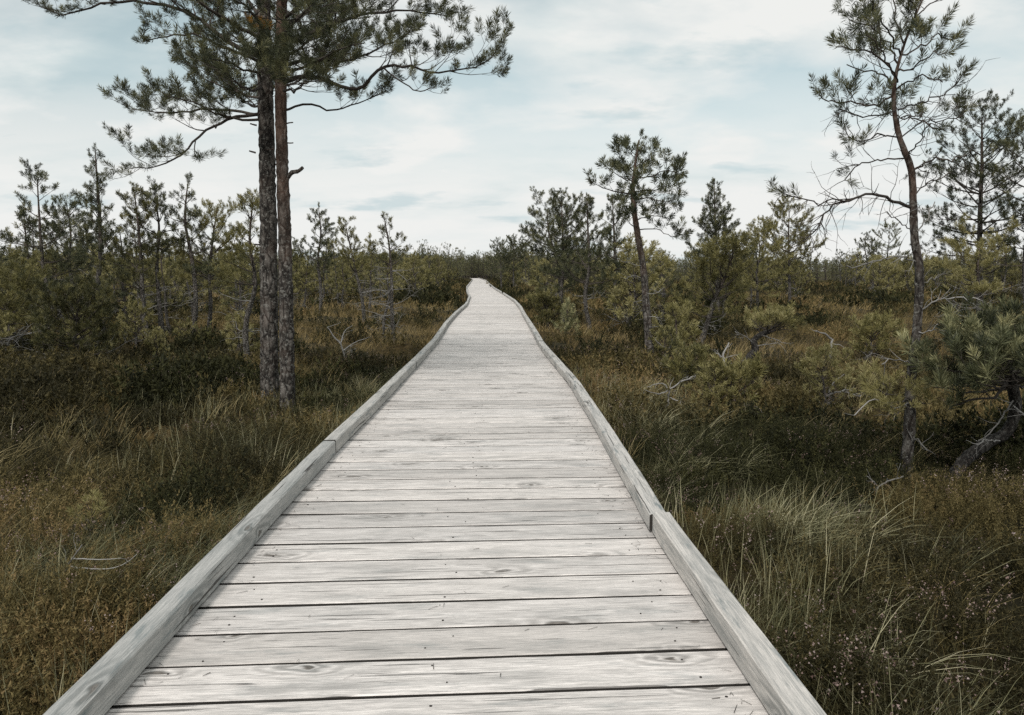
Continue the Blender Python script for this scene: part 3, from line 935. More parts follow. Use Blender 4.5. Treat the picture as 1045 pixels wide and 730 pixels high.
def right_pine():
    rng = np.random.RandomState(8)
    D = dist_of(488)
    base, line, rr = big_trunk([(924, 485), (928, 440), (929, 400), (936, 330), (938, 275), (933, 240), (932, 205), (930, 174), (917, 137), (912, 95), (921, 51), (934, 17), (944, -8), (948, -30)], D,
                               [.046, .042, .038, .034, .031, .031, .029, .026, .023, .019, .014, .009, .006, .003], rng)
    A = bpy.data.objects.new('crooked_pine', None); COL.objects.link(A); A.location = base
    tag(A, 'slender crooked pine with open thin crown and one long bare arching limb', 'tree')
    trunk_obj(A, base, line, rr, rng, (.46, .6, .45), 14)
    P = dict(levels=2, sp=(.13, .08), start=(.22, .25, .2), ang=(50, 46, 45), lf=(.40, .45), up=(.22, .25, .2), ssp=.045, sfrom=.58, sup=.5, bare=.06, maxl=[.36, .17, .12])
    PT = dict(P, start=(.45, .3, .2))
    def L(px, dd, r, P=P, **kw):
        pts = [at(x, y, D + q) for (x, y), q in zip(px, dd)]
        kw.setdefault('tint', (.1, .9)); r = r * .72
        limb(A, base, rng, pts, r, P, 'hero', sscale=.85, **kw)
    none = dict(P, levels=1, sp=(.2, .1), bare=1.0, lf=(.3, .4), start=(.3, .3, .2))
    # long bare arch
    L([(930, 212), (915, 207), (897, 199), (873, 202), (845, 214), (830, 236), (820, 246)], [0, -.05, -.15, -.25, -.3, -.3, -.3], .017, none, dead=34, dl=.30)
    L([(873, 202), (840, 205), (815, 203), (801, 198)], [-.25, -.35, -.4, -.4], .007, dict(P, levels=1, start=(.85, .5, .3), sfrom=.8), dead=14, dl=.22)
    # left limbs
    L([(928, 164), (914, 162), (892, 164), (872, 172), (862, 184)], [0, .05, .1, .1, .1], .009, PT, dead=6)
    L([(918, 140), (895, 138), (878, 145), (866, 140)], [0, -.1, -.2, -.25], .008, PT, dead=5)
    L([(914, 96), (890, 108), (864, 104), (848, 104), (836, 96)], [0, .05, .1, .12, .12], .011, PT, dead=5)
    L([(914, 112), (895, 118), (872, 118), (856, 112)], [0, -.15, -.25, -.3], .008, PT, dead=6)
    L([(915, 80), (898, 60), (878, 52), (853, 48)], [0, -.05, -.1, -.1], .011)
    L([(914, 90), (900, 76), (882, 72), (864, 66)], [0, .15, .3, .35], .010)
    L([(917, 66), (902, 40), (888, 26), (866, 20)], [0, .1, .15, .2], .010)
    L([(919, 56), (905, 28), (892, 8), (894, -8)], [0, -.15, -.25, -.3], .010)
    L([(922, 44), (915, 18), (912, 0), (908, -14)], [0, .2, .3, .35], .009)
    L([(926, 34), (934, 12), (930, -6), (926, -20)], [0, -.15, -.25, -.3], .008)
    L([(934, 16), (948, 6), (958, -4), (962, -14)], [0, .1, .2, .2], .007)
    L([(940, 2), (938, -14), (934, -26)], [0, -.05, -.1], .006)
    L([(916, 84), (908, 66), (898, 50), (884, 36)], [0, -.3, -.5, -.6], .009)
    # right limbs
    L([(920, 56), (940, 48), (956, 36), (974, 40)], [0, .05, .1, .12], .009)
    L([(917, 72), (936, 66), (952, 56), (966, 54)], [0, -.2, -.3, -.35], .009)
    L([(914, 92), (932, 82), (950, 78), (962, 84)], [0, -.1, -.2, -.2], .008, PT)
    L([(916, 112), (936, 106), (956, 100), (970, 92), (980, 80)], [0, .05, .1, .1, .1], .009, PT, dead=6)
    L([(917, 120), (938, 122), (952, 130), (960, 132)], [0, -.15, -.25, -.25], .007, PT, dead=4)
    L([(920, 140), (940, 126), (962, 124), (983, 118)], [0, .1, .2, .2], .007, dict(PT, start=(.8, .5, .3), bare=.5), dead=10)
    L([(931, 174), (945, 166), (962, 162), (986, 158)], [0, -.05, -.1, -.1], .012, none, dead=14, dl=.22)
    L([(926, 158), (936, 148), (944, 136), (950, 126)], [0, -.2, -.3, -.4], .007, none, dead=8, dl=.2)
    L([(932, 200), (946, 188), (960, 182), (970, 176)], [0, .1, .15, .2], .007, none, dead=8, dl=.18)
    L([(918, 128), (912, 118), (906, 112)], [0, .3, .5], .007, PT, dead=4)
    L([(920, 120), (934, 118), (944, 116)], [0, .35, .6], .007, PT, dead=4)
    # short dead snags lower down
    for px, dd, r, dn in (([(933, 238), (945, 226), (954, 206)], [0, -.05, -.05], .008, 4), ([(931, 236), (916, 226), (905, 216)], [0, -.1, -.1], .006, 3),
                          ([(936, 268), (916, 263), (894, 266), (872, 272), (864, 271)], [0, -.05, -.1, -.15, -.15], .008, 6),
                          ([(937, 318), (955, 308), (985, 303), (1000, 306)], [0, -.1, -.15, -.2], .008, 9),
                          ([(934, 340), (948, 338), (958, 330)], [0, -.1, -.15], .006, 2), ([(929, 372), (915, 366), (900, 372)], [0, -.1, -.15], .007, 4),
                          ([(936, 290), (948, 286), (956, 282)], [0, .1, .15], .005, 2), ([(927, 455), (936, 448), (946, 460)], [0, -.1, -.15], .006, 5)):
        L(px, dd, r, none, dead=dn, dl=.16, wood=M['deadwood'], name='dead_branch')
    # low living spray
    L([(930, 408), (918, 404), (905, 402), (890, 398)], [0, -.12, -.22, -.3], .008, dict(P, levels=1, sp=(.06, .06), start=(.3, .3, .2), sfrom=.5), mat='needle_olive', tint=(.5, 1))
    SP = dict(P, levels=1, sp=(.055, .06), start=(.4, .3, .2), sfrom=.6, maxl=[.10, .06, .05])
    for k, (ex, ey, q) in enumerate(((890, 416, -.3), (944, 412, -.25), (912, 424, -.35))):
        L([(929, 408 + k % 3 * 4), ((929 + ex) / 2, (406 + ey) / 2 + 2, ), (ex, ey)], [0, q * .6, q], .008, SP, mat='needle_olive', tint=(.2, .95))
    L([(928, 412), (912, 416), (888, 410), (872, 424)], [0, -.25, -.35, -.4], .006, dict(none), dead=5, dl=.2, wood=M['deadwood'], name='dead_branch')


right_pine()


def krummholz():
    """low twisted pine at the edge of the picture"""
    rng = np.random.RandomState(31)
    D = dist_of(497)
    P3 = np.array([at(962, 500, D), at(985, 470, D), at(1008, 452, D + .05), at(1028, 440, D + .08), at(1036, 418, D + .05), at(1034, 396, D), at(1028, 372, D - .05), at(1034, 350, D)])
    base = P3[0].copy(); base[2] = float(hgt(base[0], base[1])); P3[0] = base
    A = bpy.data.objects.new('dwarf_pine', None); COL.objects.link(A); A.location = base
    tag(A, 'low twisted dwarf pine with lichened bent trunk and dense grey-green needle brushes', 'tree')
    line = spline(P3, 46); rr = np.interp(np.linspace(0, 1, 46), [0, .3, .7, 1], [.046, .042, .038, .020])
    trunk_obj(A, base, line, rr, rng, (2, 3, 0), 14, 'bark_dark')
    P = dict(levels=2, sp=(.13, .10), start=(.25, .3, .2), ang=(52, 48, 45), lf=(.5, .5), up=(.4, .35, .2), ssp=.05, sfrom=.70, sup=1.0, maxl=[.34, .17, .12])
    def L(px, dd, r, P=P, **kw):
        pts = [at(x, y + (14 if i else 4), D + q) for i, ((x, y), q) in enumerate(zip(px, dd))]
        limb(A, base, rng, pts, r, P, 'near', mat='needle_grey', **dict(dict(tint=(0, .95)), **kw))
    L([(1032, 392), (1010, 375), (985, 368), (960, 362), (944, 364)], [0, -.1, -.15, -.2, -.2], .016)
    L([(1030, 385), (1012, 392), (985, 395), (968, 404)], [0, -.2, -.3, -.4], .012, dict(P, start=(.4, .3, .2)))
    L([(1030, 372), (1010, 358), (1000, 346), (990, 342)], [0, -.25, -.35, -.4], .014)
    L([(1030, 368), (1016, 352), (1010, 338), (1005, 334)], [0, .2, .3, .35], .014)
    L([(1033, 352), (1024, 342), (1020, 332), (1018, 326)], [0, -.1, -.15, -.2], .012)
    L([(1034, 360), (1050, 345), (1064, 335), (1075, 330)], [0, -.1, -.15, -.2], .014)
    L([(1034, 380), (1056, 370), (1080, 362), (1100, 350)], [0, -.05, -.1, -.1], .016)
    L([(1034, 356), (1040, 342), (1046, 334), (1052, 330)], [0, -.35, -.5, -.6], .012)
    L([(1034, 372), (1040, 378), (1046, 372), (1050, 366)], [0, -.45, -.7, -.85], .012)
    L([(1030, 380), (1020, 384), (1005, 380), (996, 374)], [0, -.4, -.6, -.75], .012)
    L([(1034, 376), (1046, 362), (1060, 350)], [0, .4, .7], .012)
    L([(1030, 372), (1016, 364), (1000, 356)], [0, .5, .8], .012)
    for k in range(11):
        a = rng.uniform(0, 6.28); y0 = rng.uniform(358, 395); e = rng.uniform(45, 85)
        L([(1032, y0), (1032 + e * .5 * math.cos(a), y0 - 6), (1032 + e * math.cos(a), y0 - rng.uniform(2, 16))], [0, .35 * math.sin(a), .65 * math.sin(a)], .011)
    none = dict(P, levels=1, sp=(.12, .1), bare=1.0, lf=(.35, .4), start=(.3, .3, .2))
    for px, dd in (([(1034, 405), (1022, 412), (1012, 424), (998, 436)], [0, -.15, -.2, -.2]), ([(1034, 410), (1050, 412), (1062, 416)], [0, -.1, -.1]),
                   ([(1020, 446), (1006, 436), (996, 440)], [0, -.1, -.15])):
        L(px, dd, .006, none, dead=5, dl=.14, wood=M['deadwood'], name='dead_branch')


krummholz()

# ------------------------------------------------------------------ trees further back, one by one
GL = 'pines standing along the scrub'
# edge of the scrub on the far side of the two tall pines
spec_tree('pine_tree', 'dark flat-topped pine with wide ragged tiers at the edge of the picture', 42, 352, 38, 182, seed=101, cb=.30, spread=1.05, prof='open', wsp=.32, nb=5, el=(-5, 35), kind='mid', mat='needle', levels=1, dead=8, skip=.2, r=.05)
spec_tree('pine_tree', 'dark bushy-headed pine close behind the ragged tiered pine', 72, 338, 68, 208, seed=102, cb=.45, spread=.85, prof='round', wsp=.26, nb=5, el=(0, 40), mat='needle', dead=6)
spec_tree('pine_tree', 'slim tall pine, highest in the scrub, with one side branch held out low', 107, 344, 97, 152, seed=103, cb=.42, spread=.70, prof='cone', wsp=.25, nb=4, el=(20, 60), mat='needle', dead=9, deadlen=.45, sp=(.13, .1))
spec_tree('pine_tree', 'pale bushy pine with three upright tops in the middle of the scrub', 152, 352, 137, 195, seed=104, cb=.38, spread=.8, prof='open', wsp=.27, nb=4, el=(10, 55), mat='needle_olive', dead=8, tint=(.0, .6))
spec_tree('pine_tree', 'thin pine with two clumps on a bare stem between bushier neighbours', 166, 350, 158, 197, seed=105, cb=.55, spread=.62, prof='round', wsp=.24, nb=4, el=(10, 55), mat='needle', dead=8)
spec_tree('pine_tree', 'bare-stemmed pine with pointed tip and level sparse tiers', 196, 350, 192, 183, seed=106, cb=.42, spread=.80, prof='cone', wsp=.34, nb=4, el=(0, 45), mat='needle', dead=7, skip=.22)
spec_tree('pine_tree', 'round-headed olive pine beside the level-tiered pine', 212, 348, 222, 212, seed=107, cb=.40, spread=.8, prof='round', wsp=.26, nb=5, el=(0, 45), mat='needle_olive', dead=6, tint=(.0, .6))
spec_tree('pine_tree', 'leaning dark-stemmed pine half hidden by the tall grey trunk', 253, 378, 258, 206, seed=108, cb=.5, spread=.55, prof='open', wsp=.24, nb=4, el=(0, 45), mat='needle_olive', dead=8, r=.045, tint=(0, .6),
          trunk_pts=None, bend=.06)
spec_tree('pine_tree', 'small neat pine with layered tip just past the two tall trunks', 327, 322, 325, 210, seed=109, cb=.40, spread=1.0, prof='cone', wsp=.36, nb=5, el=(0, 35), mat='needle', dead=6, skip=.2)
spec_tree('pine_tree', 'half-dead pine with grey bare twigs and thin leafy top near the walk', 402, 352, 392, 222, seed=110, cb=.62, spread=.5, prof='cone', wsp=.24, nb=4, el=(15, 55), mat='needle_olive', dead=22, deadlen=.7, skip=.25, tint=(0, .6), r=.04)
spec_tree('pine_tree', 'short dead-looking pine with grey forked stem beside the half-dead pine', 392, 350, 398, 262, seed=111, cb=.8, spread=.3, prof='round', wsp=.2, nb=3, el=(15, 55), mat='needle_olive', dead=16, deadlen=.6, r=.03)
spec_tree('pine_tree', 'small pine with a tuft held out on one high side branch', 372, 330, 352, 228, seed=112, cb=.5, spread=.8, prof='open', wsp=.3, nb=4, el=(5, 45), mat='needle_olive', dead=6, tint=(0, .5))
spec_tree('pine_tree', 'small dark pine with umbrella top near the bend of the walk', 512, 298, 510, 248, seed=113, cb=.4, spread=1.3, prof='round', wsp=.4, nb=5, el=(0, 40), kind='far', mat='needle', dead=3)
spec_tree('pine_tree', 'dark wide-topped pine beside the umbrella pine at the bend', 524, 299, 525, 249, seed=114, cb=.45, spread=1.5, prof='flat', wsp=.4, nb=5, el=(0, 30), kind='far', mat='needle', dead=3)
# other side of the walk
spec_tree('pine_tree', 'dark spreading pine at the walk-side end of the tight pine clump', 574, 330, 558, 208, seed=115, cb=.38, spread=1.05, prof='flat', wsp=.3, nb=5, el=(-5, 35), mat='needle', dead=6)
spec_tree('pine_tree', 'dark full-crowned pine in the middle of the tight clump', 577, 333, 573, 204, seed=116, cb=.32, spread=1.0, prof='round', wsp=.27, nb=5, el=(0, 45), mat='needle', dead=8)
spec_tree('pine_tree', 'slim spire-topped pine in the tight clump beside the walk', 602, 338, 599, 202, seed=117, cb=.36, spread=.9, prof='cone', wsp=.27, nb=5, el=(5, 50), mat='needle', dead=8)
spec_tree('pine_tree', 'dark narrow pine directly behind the branched open pine', 628, 332, 625, 204, seed=118, cb=.30, spread=1.0, prof='cone', wsp=.29, nb=5, el=(0, 45), mat='needle', dead=6)
spec_tree('pine_tree', 'symmetrical grey-green spire-shaped pine standing clear against the sky', 733, 328, 729, 187, seed=119, cb=.36, spread=1.25, prof='spire', wsp=.25, nb=6, el=(5, 45), mat='needle', dead=4, skip=.06, bend=.01)
spec_tree('pine_tree', 'stout bushy pine with black leaning stem below the spire-shaped pine', 714, 352, 750, 252, seed=120, cb=.30, spread=.95, prof='round', wsp=.2, nb=6, el=(0, 45), mat='needle_olive', dead=10, r=.06, tint=(0, .6))
spec_tree('pine_tree', 'light olive pine whose tufts meet the tip of the long bare limb', 806, 318, 806, 212, seed=121, cb=.35, spread=1.35, prof='round', wsp=.32, nb=5, el=(0, 40), mat='needle_olive', dead=4, tint=(.15, .8), skip=.2)
spec_tree('pine_tree', 'pale olive pine in a gap beside the spire-shaped pine', 772, 322, 772, 232, seed=122, cb=.3, spread=1.1, prof='round', wsp=.3, nb=5, el=(0, 40), mat='needle_olive', dead=4, tint=(.05, .7))
spec_tree('pine_tree', 'tiny far pine with flat tip showing over the treeline', 884, 296, 884, 238, seed=123, cb=.5, spread=1.5, prof='cone', wsp=.5, nb=5, el=(0, 35), kind='far', mat='needle', dead=2)
spec_tree('pine_tree', 'tiny far pine with rounded tip beside the flat-tipped one', 909, 296, 908, 232, seed=124, cb=.45, spread=1.6, prof='round', wsp=.5, nb=5, el=(0, 35), kind='far', mat='needle_grey', dead=2)
# tall dark pine behind the crooked one
spec_tree('pine_tree', 'tall dark pine with broad dense crown behind the slender crooked pine', 1000, 340, 1002, 112, seed=125, cb=.28, spread=1.6, prof='round', wsp=.32, nb=6, el=(-8, 40), kind='mid', mat='needle', tint=(0, .6), levels=2, sp=(.26, .2), lf=(.42, .45), sfrom=.6, dead=8, deadlen=.9, r=.085, skip=.10, bend=.01)
spec_tree('pine_tree', 'dark dense-headed pine cut by the picture edge beside the broad dark pine', 1052, 345, 1050, 130, seed=126, cb=.35, spread=1.3, prof='round', wsp=.30, nb=5, el=(-5, 45), mat='needle', levels=2, sp=(.26, .2), lf=(.42, .45), sfrom=.6, dead=6, r=.07)
spec_tree('pine_tree', 'scrubby yellow-green pine with grey twisted bare stem below the dark pine', 998, 362, 1000, 250, seed=127, cb=.55, spread=.75, prof='flat', wsp=.2, nb=5, el=(0, 40), mat='needle_olive', dead=18, deadlen=.75, r=.04, tint=(.15, .8), bend=.05)


def mid_pine():
    """the open-branched pine in the gap"""
    rng = np.random.RandomState(12)
    D = dist_of(372)
    base, line, rr = big_trunk([(664, 370), (660, 320), (656, 270), (650, 235), (646, 200), (648, 170), (652, 143)], D, [.075, .068, .06, .052, .045, .030, .010], rng)
    A = bpy.data.objects.new('open_pine', None); COL.objects.link(A); A.location = base
    tag(A, 'slender pine with bare lower stem and level tufted limbs, tallest beside the tight clump', 'tree')
    trunk_obj(A, base, line, rr, rng, (.4, .6, .6), 12)
    P = dict(levels=2, sp=(.17, .12), start=(.3, .25, .2), ang=(50, 46, 45), lf=(.42, .5), up=(.3, .3, .2), ssp=.042, sfrom=.3, sup=.6, maxl=[.5, .28, .2])
    def L(px, dd, r, P=P, **kw):
        pts = [at(x, y, D + q) for (x, y), q in zip(px, dd)]
        limb(A, base, rng, pts, r, P, 'mid', sscale=1.15, **kw)
    L([(646, 198), (632, 196), (616, 192), (602, 186)], [0, -.1, -.2, -.2], .014, dict(P, start=(.45, .3, .2)))
    L([(647, 186), (636, 182), (626, 176), (618, 170)], [0, .3, .5, .6], .012)
    L([(648, 176), (640, 168), (634, 160), (630, 156)], [0, -.2, -.4, -.5], .010)
    L([(649, 166), (644, 156), (640, 148)], [0, .1, .2], .008)
    L([(651, 158), (656, 150), (660, 146)], [0, -.1, -.2], .008)
    L([(649, 170), (660, 164), (668, 158)], [0, .2, .4], .010)
    L([(648, 182), (664, 180), (680, 174), (695, 178)], [0, -.1, -.2, -.2], .013)
    L([(647, 196), (664, 194), (680, 192), (695, 182)], [0, .2, .3, .4], .013)
    L([(646, 204), (662, 202), (680, 206), (694, 200)], [0, -.3, -.5, -.6], .013, dict(P, start=(.4, .3, .2)))
    L([(648, 222), (640, 212), (634, 208)], [0, .4, .7], .010)
    L([(648, 226), (664, 220), (676, 222), (684, 224)], [0, .2, .3, .4], .011)
    L([(650, 236), (668, 234), (682, 240), (694, 244)], [0, -.2, -.3, -.4], .011)
    L([(648, 216), (650, 208), (652, 204)], [0, -.5, -.9], .010)
    L([(647, 192), (650, 186), (652, 182)], [0, -.5, -.9], .010)
    L([(647, 190), (644, 184), (642, 182)], [0, .6, 1.0], .010)
    L([(650, 232), (644, 230), (640, 224)], [0, -.4, -.7], .009)
    L([(651, 150), (653, 144), (654, 140)], [0, 0, .02], .008)
    none = dict(P, levels=1, sp=(.15, .1), bare=1.0, lf=(.35, .4), start=(.3, .3, .2))
    for i in range(9):
        y = rng.uniform(245, 345); x = np.interp(y, [235, 270, 320, 370], [650, 656, 660, 664]); sx = rng.choice([-1, 1])
        L([(x, y), (x + sx * 8, y - rng.uniform(-3, 5)), (x + sx * rng.uniform(12, 24), y - rng.uniform(-6, 8))], [0, rng.uniform(-.2, .2), rng.uniform(-.4, .4)], .006, none, dead=3, dl=.2, wood=M['deadwood'], name='dead_branch')


mid_pine()

# ------------------------------------------------------------------ single small plants and dead wood that can be picked out
spec_tree('young_pine', 'pale green seedling pine with open whorls close beside the boardwalk edge', 577, 348, 580, 312, seed=201, cb=.12, spread=.26, prof='cone', wsp=.12, nb=5, el=(20, 60), mat='needle_grey', dead=0, tint=(.5, 1), r=.012)
def crooked_dwarf():
    rng = np.random.RandomState(202)
    D = dist_of(380)
    P3 = np.array([at(763, 378, D), at(764, 366, D), at(771, 356, D), at(769, 348, D), at(776, 342, D), at(786, 338, D)])
    base = P3[0].copy(); base[2] = float(hgt(base[0], base[1])); P3[0] = base
    A = bpy.data.objects.new('dwarf_pine', None); COL.objects.link(A); A.location = base
    tag(A, 'crooked dwarf pine with thick black bent stem and flat tuft leaning away from the walk', 'tree')
    line = spline(P3, 24)
    trunk_obj(A, base, line, np.linspace(.075, .035, 24), rng, (2, 3, 0), 10, 'bark_dark')
    P = dict(levels=2, sp=(.14, .1), start=(.3, .25, .2), ang=(50, 46, 45), lf=(.45, .5), up=(.35, .3, .2), ssp=.03, sfrom=.6, sup=.8, maxl=[.3, .18, .12])
    for k in range(10):
        a = rng.uniform(-1.2, 1.2) if k < 7 else rng.uniform(1.6, 4.6); e = rng.uniform(14, 36)
        x0, y0 = ((784, 338) if k % 2 else (777, 342))
        pts = [at(x0, y0, D), at(x0 + e * .5 * math.cos(a), y0 - 5, D + .25 * math.sin(a)), at(x0 + e * math.cos(a), y0 - rng.uniform(4, 14), D + .5 * math.sin(a))]
        limb(A, base, rng, pts, .014, P, 'mid', mat='needle_olive', tint=(.1, .95), sscale=.95)
    none = dict(P, levels=1, sp=(.15, .1), bare=1.0, lf=(.35, .4), start=(.3, .3, .2))
    for px in ([(770, 350), (758, 342), (750, 338)], [(769, 354), (782, 352), (794, 350)], [(764, 366), (752, 372), (740, 370)], [(776, 342), (790, 346), (802, 350)]):
        limb(A, base, rng, [at(x, y, D - .1 * q) for q, (x, y) in enumerate(px)], .010, none, 'mid', dead=5, dl=.2, wood=M['deadwood'], name='dead_branch')


crooked_dwarf()
spec_tree('dwarf_pine', 'low flat-topped dwarf pine in the golden grass behind the stump', 888, 372, 888, 340, cat='tree', seed=203, cb=.3, spread=.42, prof='flat', wsp=.07, nb=6, el=(5, 45), mat='needle_olive', dead=4, r=.03, tint=(.3, .9))
spec_tree('dwarf_pine', 'low spreading dwarf pine among bleached branches beside the walk', 698, 408, 704, 368, cat='tree', seed=204, cb=.2, spread=.26, prof='flat', wsp=.09, nb=4, el=(0, 50), mat='needle_olive', dead=4, r=.03, tint=(.1, .7))
spec_tree('dwarf_pine', 'dark creeping dwarf pine between the bleached snag and crooked stem', 752, 425, 745, 392, cat='tree', seed=205, cb=.15, spread=.36, prof='flat', wsp=.07, nb=5, el=(0, 45), mat='needle_olive', dead=5, r=.03, tint=(0, .6))
spec_tree('dwarf_pine', 'yellow-tipped bush pine under the open-branched pine', 690, 372, 690, 316, cat='tree', seed=206, cb=.2, spread=.48, prof='open', wsp=.13, nb=4, el=(0, 50), mat='needle_olive', dead=8, r=.03, tint=(.05, .8))
spec_tree('dwarf_pine', 'olive bush pine with pale grey dead arms at the scrub edge', 82, 372, 75, 305, cat='tree', seed=207, cb=.2, spread=.75, prof='round', wsp=.11, nb=6, el=(0, 45), mat='needle_olive', dead=20, deadlen=.9, r=.04, tint=(0, .6))
spec_tree('dwarf_pine', 'spreading bush pine with tangled grey twigs by the picture edge', 12, 362, 8, 290, cat='tree', seed=208, cb=.35, spread=.9, prof='flat', wsp=.12, nb=6, el=(0, 40), mat='needle_olive', dead=16, deadlen=.9, r=.045, tint=(0, .55))
spec_tree('young_pine', 'yellow seedling pine poking out of the heather beside the near kerb', 92, 552, 95, 522, seed=209, cb=.25, spread=.08, prof='round', wsp=.05, nb=4, el=(20, 60), mat='needle_olive', dead=0, tint=(.8, 1), r=.006, kind='near', sscale=.55)
spec_tree('young_pine', 'small green bush pine in open grass halfway along the walk', 486, 320, 486, 303, seed=210, cb=.1, spread=.42, prof='round', wsp=.1, nb=5, el=(10, 50), mat='needle_olive', dead=0, tint=(.1, .6), r=.02) if False else None
spec_tree('dwarf_pine', 'bushy dwarf pine in the dip between clump and walk', 560, 338, 556, 306, cat='tree', seed=211, cb=.1, spread=.55, prof='round', wsp=.11, nb=6, el=(0, 50), mat='needle_olive', dead=3, r=.03, tint=(0, .6))
spec_tree('dwarf_pine', 'ragged bush pine beside the slender crooked trunk, low in the heather', 868, 428, 880, 385, cat='tree', seed=212, cb=.45, spread=.36, prof='flat', wsp=.06, nb=5, el=(0, 40), mat='needle_olive', dead=10, deadlen=.5, r=.025, tint=(.2, .9)) if False else None


def snag(name, label, cat, px, D, r, seed, forks=(), tw=8, dl=.25, mat='deadwood'):
    rng = np.random.RandomState(seed)
    pts = np.array([at(x, y, D + dd) for x, y, dd in px])
    base = pts[0].copy(); base[2] = float(hgt(base[0], base[1])) - .03; pts[0] = base
    g = G(); line = spline(pts - base, 14); line[1:-1] += rng.normal(0, r * .25, line[1:-1].shape)
    tube(g, line, np.linspace(r, r * .45, 14), 8, tint=rng.uniform(.2, .7), rough=.12, rng=rng)
    for f in forks:
        q = spline(np.array([at(x, y, D + dd) for x, y, dd in f]) - base, 10); q[1:] += rng.normal(0, r * .2, q[1:].shape)
        tube(g, q, np.linspace(r * .6, r * .2, 10), 6, tint=rng.uniform(.4, .9), rough=.1, rng=rng)
        dead_twigs(g, q, r * .22, rng, tw // 2, dl * .7, 0, .05, 2, (.4, .95))
    dead_twigs(g, line, r * .3, rng, tw, dl, 0, .05, 2, (.4, .95))
    o = link(name, g.mesh(name, [M[mat]]), None, base)
    tag(o, label, cat)


snag('dead_branch', 'bleached branching dead shrub, silvery, near the right kerb timber', 'dead shrub', [(686, 424, 0), (682, 410, 0), (684, 398, 0), (694, 390, 0)], dist_of(424), .016, 301,
     [[(684, 398, 0), (672, 402, -.1), (657, 398, -.15)], [(684, 400, 0), (676, 392, .1), (660, 395, .1)], [(694, 390, 0), (704, 386, .05), (710, 383, .1)], [(684, 406, 0), (694, 412, -.1), (692, 412, -.1)]], 6, .14)
snag('dead_branch', 'bleached forked snag in dark heather between the golden grass and crooked pine', 'dead shrub', [(842, 418, 0), (844, 405, 0), (858, 400, 0), (878, 405, -.05)], dist_of(420), .016, 302,
     [[(844, 405, 0), (850, 392, 0), (862, 382, .1)], [(858, 400, 0), (866, 398, .1), (880, 404, .1)]], 6, .12)
snag('stump', 'short broken grey stump standing in the golden grass', 'stump', [(846, 372, 0), (847, 362, 0), (849, 352, 0), (850, 346, 0)], dist_of(375), .035, 303, [[(848, 346, 0), (842, 341, -.05), (832, 338, -.1)]], 2, .2, 'deadwood')
snag('dead_branch', 'grey bent dead branch rising out of grass past the two tall trunks', 'dead branch', [(352, 368, 0), (348, 352, 0), (340, 342, 0), (334, 334, 0)], dist_of(372), .017, 304,
     [[(350, 358, 0), (362, 350, -.1), (376, 344, -.15)], [(348, 350, 0), (352, 338, .1), (360, 332, .2)]], 8, .25)
snag('dead_branch', 'long pale dead branch lying level in the scrub', 'dead branch', [(2, 350, 0), (14, 344, 0), (28, 341, .1), (45, 338, .2)], dist_of(368), .018, 305, [], 8, .3)
snag('dead_branch', 'thin pale dead twigs bowed over the near heather', 'dead branch', [(56, 596, 0), (68, 580, 0), (76, 567, -.02), (84, 556, 0)], dist_of(604), .006, 306,
     [[(73, 570, 0), (100, 571, -.03), (124, 570, -.05)], [(72, 578, 0), (96, 581, -.03), (128, 575, -.05), (140, 566, -.02)], [(68, 580, 0), (62, 590, -.05), (76, 618, -.1)]], 2, .1)
snag('dead_branch', 'grey gnarled dead pine root among grass under the bush pine', 'dead branch', [(736, 392, 0), (742, 378, 0), (738, 362, 0), (744, 350, .1)], dist_of(396), .018, 307, [[(742, 378, 0), (752, 384, -.1), (768, 384, -.2)], [(740, 366, 0), (730, 360, .1)]], 8, .2)
snag('dead_branch', 'silvery twisted dead arm beside the open-branched pine stem', 'dead branch', [(676, 372, 0), (680, 360, 0), (686, 350, 0), (684, 338, 0)], dist_of(378), .016, 308, [[(682, 356, 0), (674, 352, -.1), (668, 346, -.1)]], 6, .2)
snag('dead_branch', 'weathered low dead branch at the foot of the slender crooked pine', 'dead branch', [(892, 512, 0), (896, 498, -.02), (910, 490, -.05), (922, 486, -.08)], dist_of(514), .008, 309, [[(896, 498, 0), (890, 490, -.05), (884, 486, -.08)]], 5, .12)

# ------------------------------------------------------------------ scrub: prototypes copied tree by tree
def protos():
    out = {}
    out['slim'] = [meshes_of(pine(400 + i, (0.1 * (i - 1), .1, 3.0), .045, cb=.30 + .05 * (i % 3), spread=.75, prof=('open', 'cone', 'round')[i % 3], wsp=.27, nb=4, el=(-5, 48), kind='far', dead=7, deadlen=.5, skip=.2, mat=('needle_olive', 'needle', 'needle_olive', 'needle_olive')[i % 4], tint=(.0, .9), sp=(.25, .14), sfrom=.78, ssp=.022, lf=(.5, .5))) for i in range(6)]
    out['bush'] = [meshes_of(pine(420 + i, (.15 * (i - 2), .1, 1.5), .04, cb=.12, spread=.72, prof=('round', 'flat', 'open')[i % 3], wsp=.14, nb=5, el=(-5, 50), kind='far', dead=8, deadlen=.6, skip=.2, mat='needle_olive', tint=(.0, 1), bend=.09, sp=(.27, .14), sfrom=.78, ssp=.020, lf=(.5, .5))) for i in range(6)]
    return out


PR = protos()


